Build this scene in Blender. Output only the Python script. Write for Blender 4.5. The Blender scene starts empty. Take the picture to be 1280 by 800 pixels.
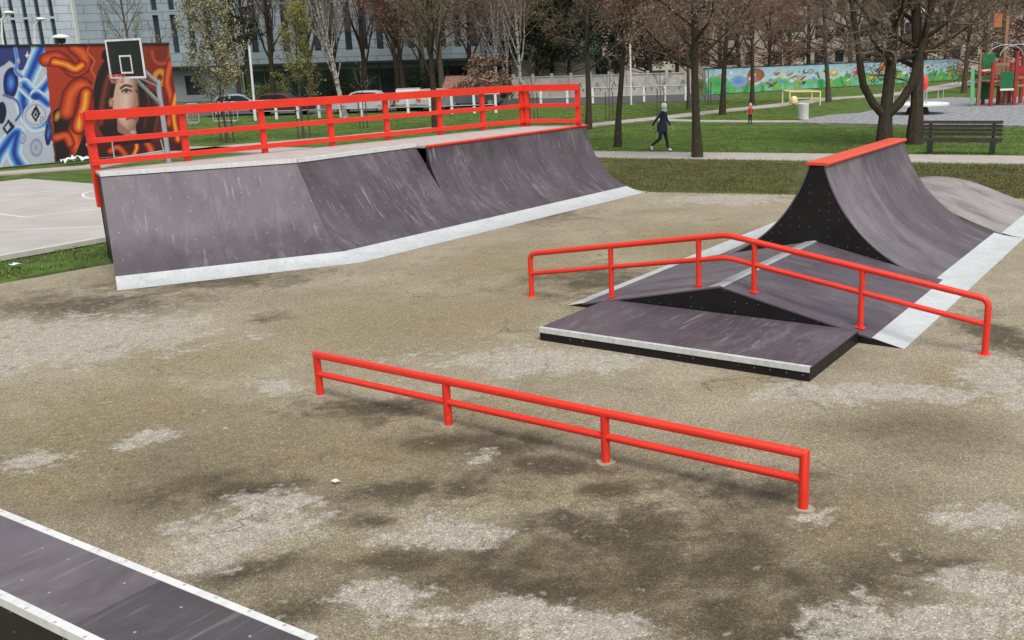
import bpy, bmesh, math, random
from math import sin, cos, pi, radians, sqrt, atan2, exp
from mathutils import Vector, Matrix, noise as mnoise
random.seed(7)
S = bpy.context.scene
COL = S.collection
V = Vector

# ------------------------------------------------------------------ camera
F_, P_, R_, H_, CX_ = 1233.32, .26360, -.02944, 3.5, 106.05
def ray(px, py):
    x = (px-640-CX_)/F_; y = (py-400)/F_
    c, s = cos(R_), sin(R_); x, y = x*c+y*s, -x*s+y*c
    return V((x, cos(P_)-y*sin(P_), -sin(P_)-y*cos(P_)))
def G(px, py, z=0.0):
    d = ray(px, py); t = (z-H_)/d.z; return V((d.x*t, d.y*t, z))
def AT(px, py, Y):
    d = ray(px, py); t = Y/d.y; return V((d.x*t, Y, H_+d.z*t))
cam = bpy.data.cameras.new('camera'); camo = bpy.data.objects.new('camera', cam); COL.objects.link(camo)
cam.sensor_width = 36; cam.lens = F_/1280*36; cam.shift_x = -CX_/1280; cam.clip_end = 3000; cam.clip_start = .05
Xa = V((1,0,0)); Ua = V((0, sin(P_), cos(P_))); Fa = V((0, cos(P_), -sin(P_)))
Rc = Xa*cos(R_)+Ua*sin(R_); Uc = -Xa*sin(R_)+Ua*cos(R_)
m = Matrix((Rc, Uc, -Fa)).transposed().to_4x4(); m.translation = (0,0,H_); camo.matrix_world = m
S.camera = camo

# ------------------------------------------------------------------ materials
class NT:
    def __init__(s, name):
        s.m = bpy.data.materials.new(name); s.m.use_nodes = True; s.t = s.m.node_tree; s.n = s.t.nodes
        s.b = s.n['Principled BSDF']
    def N(s, typ, **k):
        n = s.n.new('ShaderNode'+typ)
        for a, v in k.items():
            if hasattr(n, a): setattr(n, a, v)
        return n
    def L(s, a, b): s.t.links.new(a, b)
    def noise(s, vec, scale, detail=4, rough=.55, dist=0):
        n = s.N('TexNoise'); n.inputs['Scale'].default_value = scale; n.inputs['Detail'].default_value = detail
        n.inputs['Roughness'].default_value = rough; n.inputs['Distortion'].default_value = dist
        if vec is not None: s.L(vec, n.inputs['Vector'])
        return n.outputs['Fac']
    def ramp(s, fac, *st):
        r = s.N('ValToRGB'); e = r.color_ramp.elements
        while len(e) < len(st): e.new(.5)
        for i, (p, c) in enumerate(st):
            e[i].position = p; e[i].color = (c, c, c, 1) if not hasattr(c, '__len__') else (*c, 1)
        s.L(fac, r.inputs['Fac']); return r.outputs['Color']
    def mix(s, fac, a, b, mode='MIX'):
        x = s.N('Mix', data_type='RGBA', blend_type=mode)
        for v, i in ((fac, 0), (a, 6), (b, 7)):
            if hasattr(v, 'links'): s.L(v, x.inputs[i])
            elif i == 0: x.inputs[0].default_value = v
            else: x.inputs[i].default_value = (*v, 1) if len(v) == 3 else v
        return x.outputs[2]
    def math(s, op, a, b=0, clamp=False):
        x = s.N('Math', operation=op); x.use_clamp = clamp
        for i, v in enumerate((a, b)):
            if hasattr(v, 'links'): s.L(v, x.inputs[i])
            else: x.inputs[i].default_value = v
        return x.outputs[0]
    def vscale(s, vec, sc):
        x = s.N('Mapping'); x.inputs['Scale'].default_value = sc; s.L(vec, x.inputs['Vector']); return x.outputs[0]
    def obj(s): return s.N('TexCoord').outputs['Object']
    def uv(s): return s.N('TexCoord').outputs['UV']
    def pos(s): return s.N('NewGeometry').outputs['Position']
    def bump(s, h, dist=.01, st=.5):
        x = s.N('Bump'); x.inputs['Distance'].default_value = dist; x.inputs['Strength'].default_value = st
        s.L(h, x.inputs['Height']); s.L(x.outputs[0], s.b.inputs['Normal'])
    def col(s, c):
        if hasattr(c, 'links'): s.L(c, s.b.inputs['Base Color'])
        else: s.b.inputs['Base Color'].default_value = (*c, 1)
    def rough(s, r):
        if hasattr(r, 'links'): s.L(r, s.b.inputs['Roughness'])
        else: s.b.inputs['Roughness'].default_value = r

def plain(name, c, rough=.7, var=.25, scale=8, metal=0, bump=0, spec=None):
    t = NT(name); v = t.pos() if False else t.obj()
    f = t.noise(v, scale, 6, .6)
    a = tuple(x*(1-var) for x in c); b = tuple(min(1, x*(1+var)) for x in c)
    t.col(t.ramp(f, (.3, a), (.7, b))); t.rough(rough); t.b.inputs['Metallic'].default_value = metal
    if spec is not None: t.b.inputs['Specular IOR Level'].default_value = spec
    if bump: t.bump(f, bump, .6)
    return t.m

def dots(t, uv, sp, r, jit=0.0):
    """rows of small round screw heads on a grid in uv metres"""
    sx = t.N('SeparateXYZ'); t.L(uv, sx.inputs[0])
    out = []
    for k in (0, 1):
        f = t.math('FRACT', t.math('DIVIDE', sx.outputs[k], sp[k]))
        out.append(t.math('MULTIPLY', t.math('SUBTRACT', f, .5), sp[k]))
    d = t.math('SQRT', t.math('ADD', t.math('MULTIPLY', out[0], out[0]), t.math('MULTIPLY', out[1], out[1])))
    return t.math('LESS_THAN', d, r)

def ply_mat(name, base=(.092,.075,.091), streak=.7, light=(.26,.23,.245), wear=.5, seed=0.0):
    t = NT(name); mp = t.N('Mapping'); mp.inputs['Location'].default_value = (seed*3.7, seed*5.1, 0); t.L(t.uv(), mp.inputs['Vector']); uv = mp.outputs[0]
    big = t.noise(uv, .8, 6, .6, .4)
    c = t.ramp(big, (.28, tuple(x*.74 for x in base)), (.5, base), (.74, tuple(x*1.32 for x in base)))
    area = t.ramp(t.noise(uv, .55, 4, .55), (.40, 0.0), (.60, 1.0))
    # broad pale scuffs where boards and wheels rub
    st = t.ramp(t.noise(t.vscale(uv, (2.6, .8, 1)), 1.7, 7, .68, .8), (.52-.05*wear, 0.0), (.70, .50*streak))
    c = t.mix(t.math('MULTIPLY', st, t.math('ADD', t.math('MULTIPLY', area, .75), .25)), c, light)
    dk = t.ramp(t.noise(t.vscale(uv, (1.3, .7, 1)), 1.3, 7, .66, .6), (.48, 0.0), (.68, .62))
    c = t.mix(dk, c, (.046,.038,.038))
    # long thin wheel streaks, few, running a little askew
    for ang, sc_, th in ((.10, 5.5, .665), (-.16, 8.0, .675), (.03, 13, .685)):
        m2 = t.N('Mapping'); m2.inputs['Rotation'].default_value = (0, 0, ang); m2.inputs['Scale'].default_value = (sc_, .55, 1); t.L(uv, m2.inputs['Vector'])
        k = t.ramp(t.noise(m2.outputs[0], 1.6, 3, .5, .25), (th-.04, 0.0), (th+.03, .40*streak))
        c = t.mix(t.math('MULTIPLY', k, t.ramp(t.noise(uv, .9, 3), (.47, 0.0), (.62, 1.0))), c, (.44,.40,.42))
    blot = t.ramp(t.noise(uv, 5.5, 6, .7, .8), (.56, 0.0), (.8, .4))
    c = t.mix(blot, c, tuple(x*1.9 for x in base))
    sx = t.N('SeparateXYZ'); t.L(t.uv(), sx.inputs[0])
    for k, per in ((0, 2.44),):
        f = t.math('FRACT', t.math('DIVIDE', t.math('ADD', sx.outputs[k], per*.27), per))
        c = t.mix(t.math('MULTIPLY', t.math('LESS_THAN', f, .009/per), .6), c, (.02,.017,.017))
    rare = t.math('GREATER_THAN', t.noise(uv, 2.6, 2), .5)
    c = t.mix(t.math('MULTIPLY', dots(t, uv, (.305, .30), .009), rare), c, (.32,.31,.32))
    t.col(c); t.rough(t.ramp(blot, (0, .46), (1, .66)))
    t.b.inputs['Specular IOR Level'].default_value = .32
    t.bump(t.noise(uv, 90, 3), .002, .25)
    return t.m

def black_mat():
    t = NT('black_side_board'); o = t.uv()
    c = t.ramp(t.noise(o, 2.5, 6, .65), (.3, (.006,.006,.006)), (.8, (.017,.015,.014)))
    d = t.math('MULTIPLY', dots(t, o, (.16, .135), .0075), t.math('GREATER_THAN', t.noise(o, 3.2, 2), .5))
    t.col(t.mix(d, c, (.20,.19,.18))); t.rough(.5); t.b.inputs['Specular IOR Level'].default_value = .3; return t.m

def steel_mat(name='galvanised_steel', c=(.68,.72,.72), dotrow=False, metal=.25):
    t = NT(name); o = t.uv()
    f = t.noise(o, 3, 6, .6)
    cc = t.ramp(f, (.3, tuple(x*.86 for x in c)), (.7, c))
    v = t.N('TexVoronoi'); v.inputs['Scale'].default_value = 28; t.L(o, v.inputs['Vector'])
    cc = t.mix(.08, cc, v.outputs['Color'], 'MULTIPLY')
    sc = t.ramp(t.noise(t.vscale(o, (9, 2.5, 1)), 2, 6, .7, .8), (.50, 0.0), (.68, .55))
    cc = t.mix(sc, cc, (c[0]*.60, c[1]*.57, c[2]*.53))
    cc = t.mix(t.ramp(t.noise(o, 6, 6, .75), (.6, 0.0), (.74, .6)), cc, (.30,.26,.20))
    if dotrow: cc = t.mix(dots(t, o, (.3, .15), .012), cc, (.35,.36,.36))
    t.col(cc); t.b.inputs['Metallic'].default_value = metal; t.rough(t.ramp(f, (.3, .34), (.7, .5))); return t.m

def red_mat(name='red_paint', c=(.80,.036,.016)):
    t = NT(name); o = t.obj()
    f = t.noise(o, 2.2, 6, .6)
    cc = t.ramp(f, (.3, tuple(x*.86 for x in c)), (.7, c))
    ch = t.ramp(t.noise(o, 16, 5, .7), (.635, 0.0), (.67, .8))
    cc = t.mix(ch, cc, (.52,.15,.09))
    gr = t.ramp(t.noise(o, 34, 4, .7), (.655, 0.0), (.69, .75))
    cc = t.mix(gr, cc, (.16,.03,.02))
    t.col(cc); t.rough(t.ramp(f, (.3, .33), (.7, .5))); t.bump(t.noise(o, 60, 3), .0015, .3); return t.m

def attr_mat(name, attr='paint', rough=.75, grain=.12):
    t = NT(name); a = t.N('Attribute', attribute_name=attr)
    g = t.ramp(t.noise(t.obj(), 9, 6, .65), (.3, 1-grain), (.7, 1.0))
    t.col(t.mix(1.0, t.mix(1.0, a.outputs['Color'], (.74,.74,.74), 'MULTIPLY'), g, 'MULTIPLY')); t.rough(rough); return t.m

def ground_mat():
    t = NT('worn_asphalt'); p = t.pos()
    a = t.N('Attribute', attribute_name='stain_shade'); sp = t.N('SeparateColor'); t.L(a.outputs['Color'], sp.inputs[0])
    LI, DA, OL = sp.outputs
    n1 = t.noise(p, .55, 8, .62); n2 = t.noise(p, 2.3, 8, .66, .5); n3 = t.noise(p, 9, 6, .7)
    base = t.ramp(n1, (.3, (.225,.190,.130)), (.5, (.300,.258,.182)), (.72, (.37,.325,.240)))
    base = t.mix(t.ramp(n2, (.42, 0.0), (.72, .5)), base, (.40,.352,.265))
    edge = t.math('ADD', t.math('MULTIPLY', t.math('SUBTRACT', n2, .5), 2.4), t.math('MULTIPLY', t.math('SUBTRACT', n3, .5), 1.5))
    def mask(ch, lo, hi, top): 
        return t.ramp(t.math('ADD', ch, edge), (lo, 0.0), (hi, top))
    olc = t.ramp(n3, (.3, (.190,.156,.088)), (.7, (.295,.248,.152)))
    brm = t.ramp(t.math('ADD', a.outputs['Alpha'], t.math('MULTIPLY', t.math('SUBTRACT', n2, .5), 1.2)), (.2, 0.0), (1.0, .78))
    base = t.mix(brm, base, t.ramp(n3, (.3, (.092,.070,.040)), (.7, (.172,.136,.084))))
    base = t.mix(mask(OL, .25, .85, .80), base, olc)
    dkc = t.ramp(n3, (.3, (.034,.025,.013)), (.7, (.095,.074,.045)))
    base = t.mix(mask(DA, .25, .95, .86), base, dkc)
    ltc = t.ramp(n3, (.3, (.30,.275,.225)), (.7, (.46,.43,.37)))
    base = t.mix(mask(LI, .38, .72, .88), base, ltc)
    # aggregate: pale and dark grains
    vo = t.N('TexVoronoi'); vo.inputs['Scale'].default_value = 95; t.L(p, vo.inputs['Vector'])
    vs = t.N('SeparateColor'); t.L(vo.outputs['Color'], vs.inputs[0])
    gr = t.ramp(vs.outputs[0], (0, .25), (.35, .85), (.85, 1.15), (1, 2.3))
    base = t.mix(.62, base, gr, 'MULTIPLY')
    f4 = t.ramp(t.noise(p, 70, 5, .85), (.35, .45), (.65, 1.5))
    base = t.mix(.6, base, f4, 'MULTIPLY')
    # hairline cracks
    vc = t.N('TexVoronoi', feature='DISTANCE_TO_EDGE'); vc.inputs['Scale'].default_value = .32
    wp = t.N('VectorMath', operation='ADD'); sc = t.N('VectorMath', operation='SCALE'); sc.inputs['Scale'].default_value = 1.2
    nn = t.N('TexNoise'); nn.inputs['Scale'].default_value = 1.3; nn.inputs['Detail'].default_value = 6; t.L(p, nn.inputs['Vector'])
    t.L(nn.outputs['Color'], sc.inputs[0]); t.L(p, wp.inputs[0]); t.L(sc.outputs[0], wp.inputs[1]); t.L(wp.outputs[0], vc.inputs['Vector'])
    ck = t.math('MULTIPLY', t.ramp(vc.outputs['Distance'], (0, 1.0), (.006, 0.0)), t.ramp(n1, (.5, 0.0), (.6, .7)))
    base = t.mix(ck, base, (.06,.052,.04))
    t.col(base); t.rough(t.ramp(t.math('ADD', DA, edge), (.3, .92), (.9, .72)))
    t.b.inputs['Specular IOR Level'].default_value = .25
    h = t.math('ADD', t.math('MULTIPLY', vo.outputs['Distance'], -1.0), t.math('MULTIPLY', n3, .6))
    t.bump(h, .012, .55); return t.m

def grass_mat(name, a, b, c, dry=.4):
    t = NT(name); p = t.pos()
    n1 = t.noise(p, .28, 6, .6); n2 = t.noise(p, 2.0, 8, .7); n3 = t.noise(p, 22, 4, .8)
    g = t.ramp(n2, (.28, a), (.5, b), (.72, c))
    g = t.mix(t.ramp(n1, (.42, 0.0), (.70, dry)), g, (.150,.125,.055))
    g = t.mix(t.ramp(t.noise(p, .9, 7, .7, .6), (.46, 0.0), (.62, .75)), g, (.055,.056,.020))
    g = t.mix(t.ramp(t.noise(p, 1.4, 7, .72), (.52, 0.0), (.66, .55)), g, (.18,.18,.080))
    g = t.mix(.85, g, t.ramp(n3, (.3, .35), (.7, 1.6)), 'MULTIPLY')
    t.col(g); t.rough(.95); t.b.inputs['Specular IOR Level'].default_value = .15
    t.bump(t.math('ADD', n3, n2), .06, .9); return t.m

def brick_facade(name, c, mortar, w, h, ms=.02):
    t = NT(name); o = t.obj(); mp = t.N('Mapping'); mp.inputs['Rotation'].default_value = (radians(90), 0, 0); t.L(o, mp.inputs['Vector'])
    sx = t.N('SeparateXYZ'); t.L(o, sx.inputs[0]); cb = t.N('CombineXYZ'); t.L(sx.outputs[0], cb.inputs[0]); t.L(sx.outputs[2], cb.inputs[1])
    br = t.N('TexBrick'); br.offset = .5; t.L(cb.outputs[0], br.inputs['Vector']); br.inputs['Scale'].default_value = 1
    br.inputs['Brick Width'].default_value = w; br.inputs['Row Height'].default_value = h; br.inputs['Mortar Size'].default_value = ms
    br.inputs['Color1'].default_value = (*c, 1); br.inputs['Color2'].default_value = (*[x*.86 for x in c], 1); br.inputs['Mortar'].default_value = (*mortar, 1)
    g = t.ramp(t.noise(o, .6, 6, .6), (.3, .8), (.7, 1.05))
    t.col(t.mix(1., br.outputs['Color'], g, 'MULTIPLY')); t.rough(.55); return t.m

def glass_mat(name='dark_window_glass', c=(.012,.017,.02)):
    t = NT(name); f = t.noise(t.obj(), .5, 3); t.col(t.ramp(f, (.35, c), (.7, tuple(x*3 for x in c)))); t.rough(.12); return t.m

def bark_mat(name, a, b):
    t = NT(name); o = t.vscale(t.obj(), (1, 1, .25)); f = t.noise(o, 22, 6, .7)
    c = t.ramp(f, (.3, a), (.7, b)); mo = t.ramp(t.noise(t.obj(), 3, 4), (.5, 0.0), (.7, .35))
    t.col(t.mix(mo, c, (.07,.075,.035))); t.rough(.95); t.bump(f, .03, .8); t.b.inputs['Specular IOR Level'].default_value = .1; return t.m
def birch_mat():
    t = NT('birch_bark'); o = t.vscale(t.obj(), (1, 1, 3)); f = t.noise(o, 2.4, 5, .7)
    t.col(t.ramp(f, (.46, (.42,.40,.36)), (.58, (.07,.06,.05)))); t.rough(.8); return t.m
def leaf_mat(name, a, b):
    t = NT(name); i = t.N('NewGeometry'); f = i.outputs['Random Per Island']
    t.col(t.ramp(f, (0, a), (1, b))); t.rough(.8); t.b.inputs['Specular IOR Level'].default_value = .15; return t.m

M = {}
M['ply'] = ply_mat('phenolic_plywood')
M['ply_streak'] = ply_mat('scuffed_plywood', streak=1.0, wear=1.3, base=(.080,.066,.079), seed=1)
M['ply_dark'] = ply_mat('dark_plywood', base=(.068,.060,.066), streak=.35, wear=.4, seed=2)
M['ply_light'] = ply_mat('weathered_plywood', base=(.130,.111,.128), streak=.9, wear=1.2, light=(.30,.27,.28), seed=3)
M['ply_spine'] = ply_mat('lilac_worn_plywood', base=(.158,.132,.155), streak=.6, wear=1.0, light=(.32,.28,.30), seed=5)
M['ply_pale'] = ply_mat('pale_weathered_plywood', base=(.27,.242,.235), streak=.15, wear=.2, light=(.30,.27,.27))
M['deck'] = plain('grey_deck_board', (.40,.37,.345), .75, .16, 3)
M['black'] = black_mat(); M['steel'] = steel_mat(); M['ridge'] = steel_mat('dull_steel_ridge', (.44,.47,.47)); M['steel_dots'] = steel_mat('screwed_steel_edge', (.72,.75,.74), True)
M['white_edge'] = steel_mat('white_steel_edge', (.74,.75,.74), True, 0)
M['red'] = red_mat(); M['orange_red'] = red_mat('faded_red_paint', (.74,.075,.03))
M['grey_steel'] = plain('grey_painted_steel', (.36,.38,.40), .5, .12, 6)
M['white'] = plain('white_paint', (.72,.72,.70), .5, .1, 6)
M['cream'] = plain('cream_paint', (.80,.70,.36), .55, .12, 6)
M['concrete'] = plain('pale_concrete', (.40,.39,.36), .9, .22, 1.2, bump=.01)
M['patch'] = plain('mortar_patch', (.30,.27,.205), .95, .25, 9, bump=.01)
M['dark'] = plain('dark_metal', (.02,.02,.02), .6, .3)
M['court'] = plain('court_concrete', (.40,.375,.355), .9, .12, .8)
M['line'] = plain('white_line_paint', (.66,.65,.62), .8, .14, 5)
M['path'] = plain('pale_paving', (.37,.335,.305), .95, .12, 2.2, bump=.01)
M['kerb'] = plain('kerb_concrete', (.50,.48,.44), .9, .14, 3)
M['gravel'] = plain('grey_gravel', (.23,.235,.25), .95, .6, 3.5, bump=.08)
M['road'] = plain('road_asphalt', (.07,.07,.075), .9, .2, 2)
M['ground'] = ground_mat()
M['lawn'] = grass_mat('lawn', (.046,.092,.015), (.092,.178,.030), (.155,.245,.056), .4)
M['strip'] = grass_mat('leaf_strewn_turf', (.056,.068,.020), (.096,.118,.034), (.150,.160,.058), .45)
M['blade'] = leaf_mat('grass_blades', (.055,.112,.017), (.155,.255,.055))
M['blade_dry'] = leaf_mat('dry_grass_blades', (.060,.074,.022), (.155,.160,.060))
M['litter'] = leaf_mat('dead_leaves', (.06,.035,.016), (.24,.165,.09))
M['facade'] = brick_facade('grey_panel_cladding', (.31,.37,.42), (.10,.13,.16), 2.9, .78, .03)
M['facade_light'] = brick_facade('lit_panel_cladding', (.50,.56,.63), (.20,.24,.28), 2.4, .72, .03)  # same cladding, lighter colour stands in for how the left wing catches light
M['render'] = plain('grey_blue_render', (.20,.225,.25), .9, .12, .5)
M['glass'] = glass_mat(); M['glass_green'] = glass_mat('green_window_glass', (.012,.028,.028))
M['frame_dark'] = plain('window_frame_paint', (.10,.11,.115), .6, .1)
M['apart'] = plain('pale_pink_render', (.42,.34,.31), .9, .3, .5)
M['apart_white'] = plain('cream_balcony_render', (.58,.53,.47), .9, .14, .5)
M['bark'] = bark_mat('dark_bark', (.028,.022,.016), (.085,.068,.050))
M['bark_grey'] = bark_mat('grey_brown_bark', (.050,.042,.034), (.14,.115,.090))
M['twig'] = plain('twig_bark', (.155,.122,.098), .9, .35, 2)
M['twig_red'] = plain('reddish_twigs', (.19,.125,.10), .9, .35, 2)
M['twig_olive'] = plain('olive_twigs', (.15,.125,.075), .9, .35, 2)
M['birch'] = birch_mat()
M['leaf_red'] = leaf_mat('russet_dead_leaves', (.10,.048,.036), (.34,.175,.125))
M['leaf_brown'] = leaf_mat('brown_dead_leaves', (.08,.052,.035), (.32,.22,.15))
M['leaf_dark'] = leaf_mat('dark_evergreen_leaves', (.008,.012,.007), (.035,.045,.022))
M['leaf_yellow'] = leaf_mat('yellow_green_young_leaves', (.12,.13,.03), (.32,.31,.09))
M['leaf_pale'] = leaf_mat('pale_green_blossom', (.15,.15,.07), (.46,.43,.28))
M['leaf_green'] = leaf_mat('fresh_small_leaves', (.10,.14,.05), (.26,.30,.14))
M['wood_bench'] = plain('weathered_bench_wood', (.050,.040,.032), .8, .45, 14)
M['navy'] = plain('navy_cloth', (.014,.018,.040), .9, .25, 20)
M['trouser'] = plain('black_trouser_cloth', (.010,.010,.012), .9, .25, 20)
M['skin'] = plain('skin', (.50,.32,.24), .6, .08, 20)
M['hat_white'] = plain('white_knit', (.68,.68,.66), .9, .1, 40)
M['scarf'] = plain('pale_grey_scarf', (.46,.48,.52), .9, .15, 40)
M['shoe'] = plain('white_shoe', (.66,.64,.62), .6, .1, 20)
M['pink'] = plain('pink_knit', (.72,.38,.36), .9, .12, 40)
M['jacket_red'] = plain('red_jacket_cloth', (.48,.05,.06), .85, .2, 20)
M['play_red'] = plain('dark_red_play_paint', (.34,.025,.02), .5, .2, 5)
M['play_green'] = plain('green_play_panel', (.010,.14,.045), .45, .15, 4)
M['play_lightgreen'] = plain('light_green_slide', (.08,.30,.14), .4, .1, 4)
M['play_tan'] = plain('tan_play_wood', (.30,.16,.10), .7, .25, 8)
M['play_orange'] = plain('orange_play_panel', (.40,.13,.06), .5, .15, 4)
M['pad_red'] = plain('red_pad_vinyl', (.70,.06,.05), .45, .1, 4)
M['tyre'] = plain('tyre_rubber', (.015,.015,.015), .9, .2)
M['rim'] = plain('wheel_rim', (.45,.46,.47), .35, .1, 8, .6)
M['tiles'] = plain('old_red_roof', (.26,.13,.10), .85, .35, 3)
M['garage'] = plain('pale_garage_wall', (.40,.36,.35), .9, .2, .7)
M['backboard'] = plain('black_backboard', (.012,.013,.012), .35, .3, 4)
M['net'] = plain('net_cord', (.55,.22,.20), .9, .3, 20)
M['foil'] = plain('white_plastic_sheet', (.66,.68,.70), .5, .12, 5)

# ------------------------------------------------------------------ mesh builder
WL = {}
def wloc(o):
    return WL.get(o.name, V((0,0,0))) if o else V((0,0,0))
class MB:
    def __init__(s): s.v = []; s.f = []; s.uv = {}; s.mi = {}
    def face(s, pts, uv=None, mi=0):
        i = len(s.v); s.v += [V(p) for p in pts]; s.f.append(tuple(range(i, i+len(pts))))
        if uv: s.uv[len(s.f)-1] = uv
        if mi: s.mi[len(s.f)-1] = mi
    def idx(s, verts, faces, mi=0):
        i = len(s.v); s.v += [V(p) for p in verts]
        for f in faces:
            s.f.append(tuple(j+i for j in f))
            if mi: s.mi[len(s.f)-1] = mi
    def box(s, c, sz, ax=None, mi=0):
        """box by centre, size; ax = (x,y,z) unit axes"""
        c = V(c); ax = ax or (V((1,0,0)), V((0,1,0)), V((0,0,1)))
        h = [ax[k]*sz[k]/2 for k in range(3)]
        P = [c+h[0]*a+h[1]*b+h[2]*d for d in (-1,1) for b in (-1,1) for a in (-1,1)]
        s.idx(P, [(0,2,3,1),(4,5,7,6),(0,1,5,4),(2,6,7,3),(0,4,6,2),(1,3,7,5)], mi)
        return s
    def bar(s, a, b, w, h, up=V((0,0,1))):
        a, b = V(a), V(b); d = (b-a); L = d.length; d.normalize()
        x = d.cross(up)
        if x.length < 1e-4: x = d.cross(V((1,0,0)))
        x.normalize(); u = x.cross(d)
        return s.box((a+b)/2, (L, w, h), (d, x, u))
    def mitre_tube(s, pts, r, n=14):
        pts = [V(p) for p in pts]; b = len(s.v); d_ = (pts[1]-pts[0]).normalized(); x = d_.orthogonal().normalized(); y = d_.cross(x)
        off_ = [(x*cos(2*pi*j/n)+y*sin(2*pi*j/n))*r for j in range(n)]
        s.v += [pts[0]+o for o in off_]
        for k in range(1, len(pts)):
            d0 = (pts[k]-pts[k-1]).normalized(); last = k == len(pts)-1; d1_ = d0 if last else (pts[k+1]-pts[k]).normalized(); nb = (d0+d1_).normalized()
            ring = [o-d0*(o.dot(nb)/d0.dot(nb)) for o in off_]; s.v += [pts[k]+o for o in ring]
            off_ = [o-d1_*o.dot(d1_) for o in ring]
        for k in range(len(pts)-1):
            for j in range(n):
                a = b+k*n+j; c = b+k*n+(j+1) % n; s.f.append((a, c, c+n, a+n))
        return s
    def tube(s, pts, r, n=10, caps=True):
        pts = [V(p) for p in pts]; rr = r if hasattr(r, '__len__') else [r]*len(pts)
        base = len(s.v); up = None
        for k, p in enumerate(pts):
            if k == 0: d = pts[1]-p
            elif k == len(pts)-1: d = p-pts[k-1]
            else: d = (p-pts[k-1]).normalized()+(pts[k+1]-p).normalized()
            d = d.normalized() if d.length > 1e-9 else V((0,0,1))
            if up is None:
                up = V((0,0,1)) if abs(d.z) < .9 else V((1,0,0))
            x = d.cross(up); 
            if x.length < 1e-5: x = d.orthogonal()
            x.normalize(); y = x.cross(d).normalized(); up = y
            sc = 1
            if 0 < k < len(pts)-1:
                ca = (p-pts[k-1]).normalized().dot(d); sc = 1/max(.5, ca)
            for j in range(n):
                a = 2*pi*j/n; s.v.append(p+(x*cos(a)*1+y*sin(a)*sc)*rr[k] if False else p+(x*cos(a)+y*sin(a))*rr[k])
        for k in range(len(pts)-1):
            for j in range(n):
                a = base+k*n+j; b = base+k*n+(j+1) % n
                s.f.append((a, b, b+n, a+n))
        if caps:
            s.f.append(tuple(base+j for j in reversed(range(n)))); e = base+(len(pts)-1)*n
            s.f.append(tuple(e+j for j in range(n)))
        return s
    def prism(s, prof, o, ax, ext):
        """2D profile in (ax[0], ax[1]) at o, extruded by ext"""
        n = len(prof); A = [V(o)+ax[0]*p[0]+ax[1]*p[1] for p in prof]; E = V(ext)
        s.face(A, [(p[0], p[1]) for p in prof]); s.face([a+E for a in reversed(A)], [(p[0], p[1]) for p in reversed(prof)])
        acc = 0
        for i in range(n):
            j = (i+1) % n; l = (A[j]-A[i]).length
            s.face([A[i], A[i]+E, A[j]+E, A[j]], [(0, acc), (E.length, acc), (E.length, acc+l), (0, acc+l)]); acc += l
        return s
    def lathe(s, prof, c, n=16, ax=None):
        c = V(c); ax = ax or (V((1,0,0)), V((0,1,0)), V((0,0,1))); b = len(s.v)
        for r, z in prof:
            for j in range(n):
                a = 2*pi*j/n; s.v.append(c+ax[0]*r*cos(a)+ax[1]*r*sin(a)+ax[2]*z)
        for k in range(len(prof)-1):
            for j in range(n):
                p = b+k*n+j; q = b+k*n+(j+1) % n; s.f.append((p, q, q+n, p+n))
        s.f.append(tuple(b+j for j in reversed(range(n)))); e = b+(len(prof)-1)*n; s.f.append(tuple(e+j for j in range(n)))
        return s
    def build(s, name, mats, parent=None, smooth=False, bevel=0, loc=None, fix=True):
        me = bpy.data.meshes.new(name); off = wloc(parent) if loc is None else V(loc)
        me.from_pydata([tuple(p-off) for p in s.v], [], s.f)
        if s.uv:
            u = me.uv_layers.new(name='UVMap')
            for pi_, p in enumerate(me.polygons):
                c = s.uv.get(pi_)
                if c:
                    for k, li in enumerate(p.loop_indices): u.data[li].uv = c[k]
        for m_ in (mats if isinstance(mats, (list, tuple)) else [mats]): me.materials.append(m_)
        for k, v in s.mi.items(): me.polygons[k].material_index = v
        if fix:
            bm = bmesh.new(); bm.from_mesh(me); bmesh.ops.remove_doubles(bm, verts=bm.verts, dist=1e-5)
            bmesh.ops.recalc_face_normals(bm, faces=bm.faces); bm.to_mesh(me); bm.free()
        if not s.uv:
            u = me.uv_layers.new(name='UVMap')       # box-projected metres
            for p in me.polygons:
                nrm = p.normal; a = max(range(3), key=lambda k: abs(nrm[k]))
                for li in p.loop_indices:
                    co = me.vertices[me.loops[li].vertex_index].co
                    u.data[li].uv = ((co.y, co.z), (co.x, co.z), (co.x, co.y))[a]
        if smooth:
            me.polygons.foreach_set('use_smooth', [True]*len(me.polygons))
            if smooth == 'auto': me.set_sharp_from_angle(angle=radians(38))
        o = bpy.data.objects.new(name, me); COL.objects.link(o)
        if parent: o.parent = parent; WL[o.name] = off
        else:
            if loc is not None: o.location = V(loc)
            WL[o.name] = off if loc is not None else V((0,0,0))
        if bevel:
            md = o.modifiers.new('bevel', 'BEVEL'); md.width = bevel; md.segments = 2; md.limit_method = 'ANGLE'; md.angle_limit = radians(40)
        return o
def tag(o, label=None, cat=None, group=None, kind=None):
    for k, v in (('label', label), ('category', cat), ('group', group), ('kind', kind)):
        if v: o[k] = v
    return o
def thing(name, loc, label, cat, group=None, rz=0):
    o = bpy.data.objects.new(name, None); COL.objects.link(o); o.location = V(loc); o.rotation_euler = (0,0,rz); o.empty_display_size = .2
    WL[o.name] = V(loc); return tag(o, label, cat, group)
def copy_tree(o, parent=None):
    c = o.copy(); COL.objects.link(c)
    if parent: c.parent = parent
    for ch in [x for x in COL.objects if x.parent == o]: copy_tree(ch, c)
    return c
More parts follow.
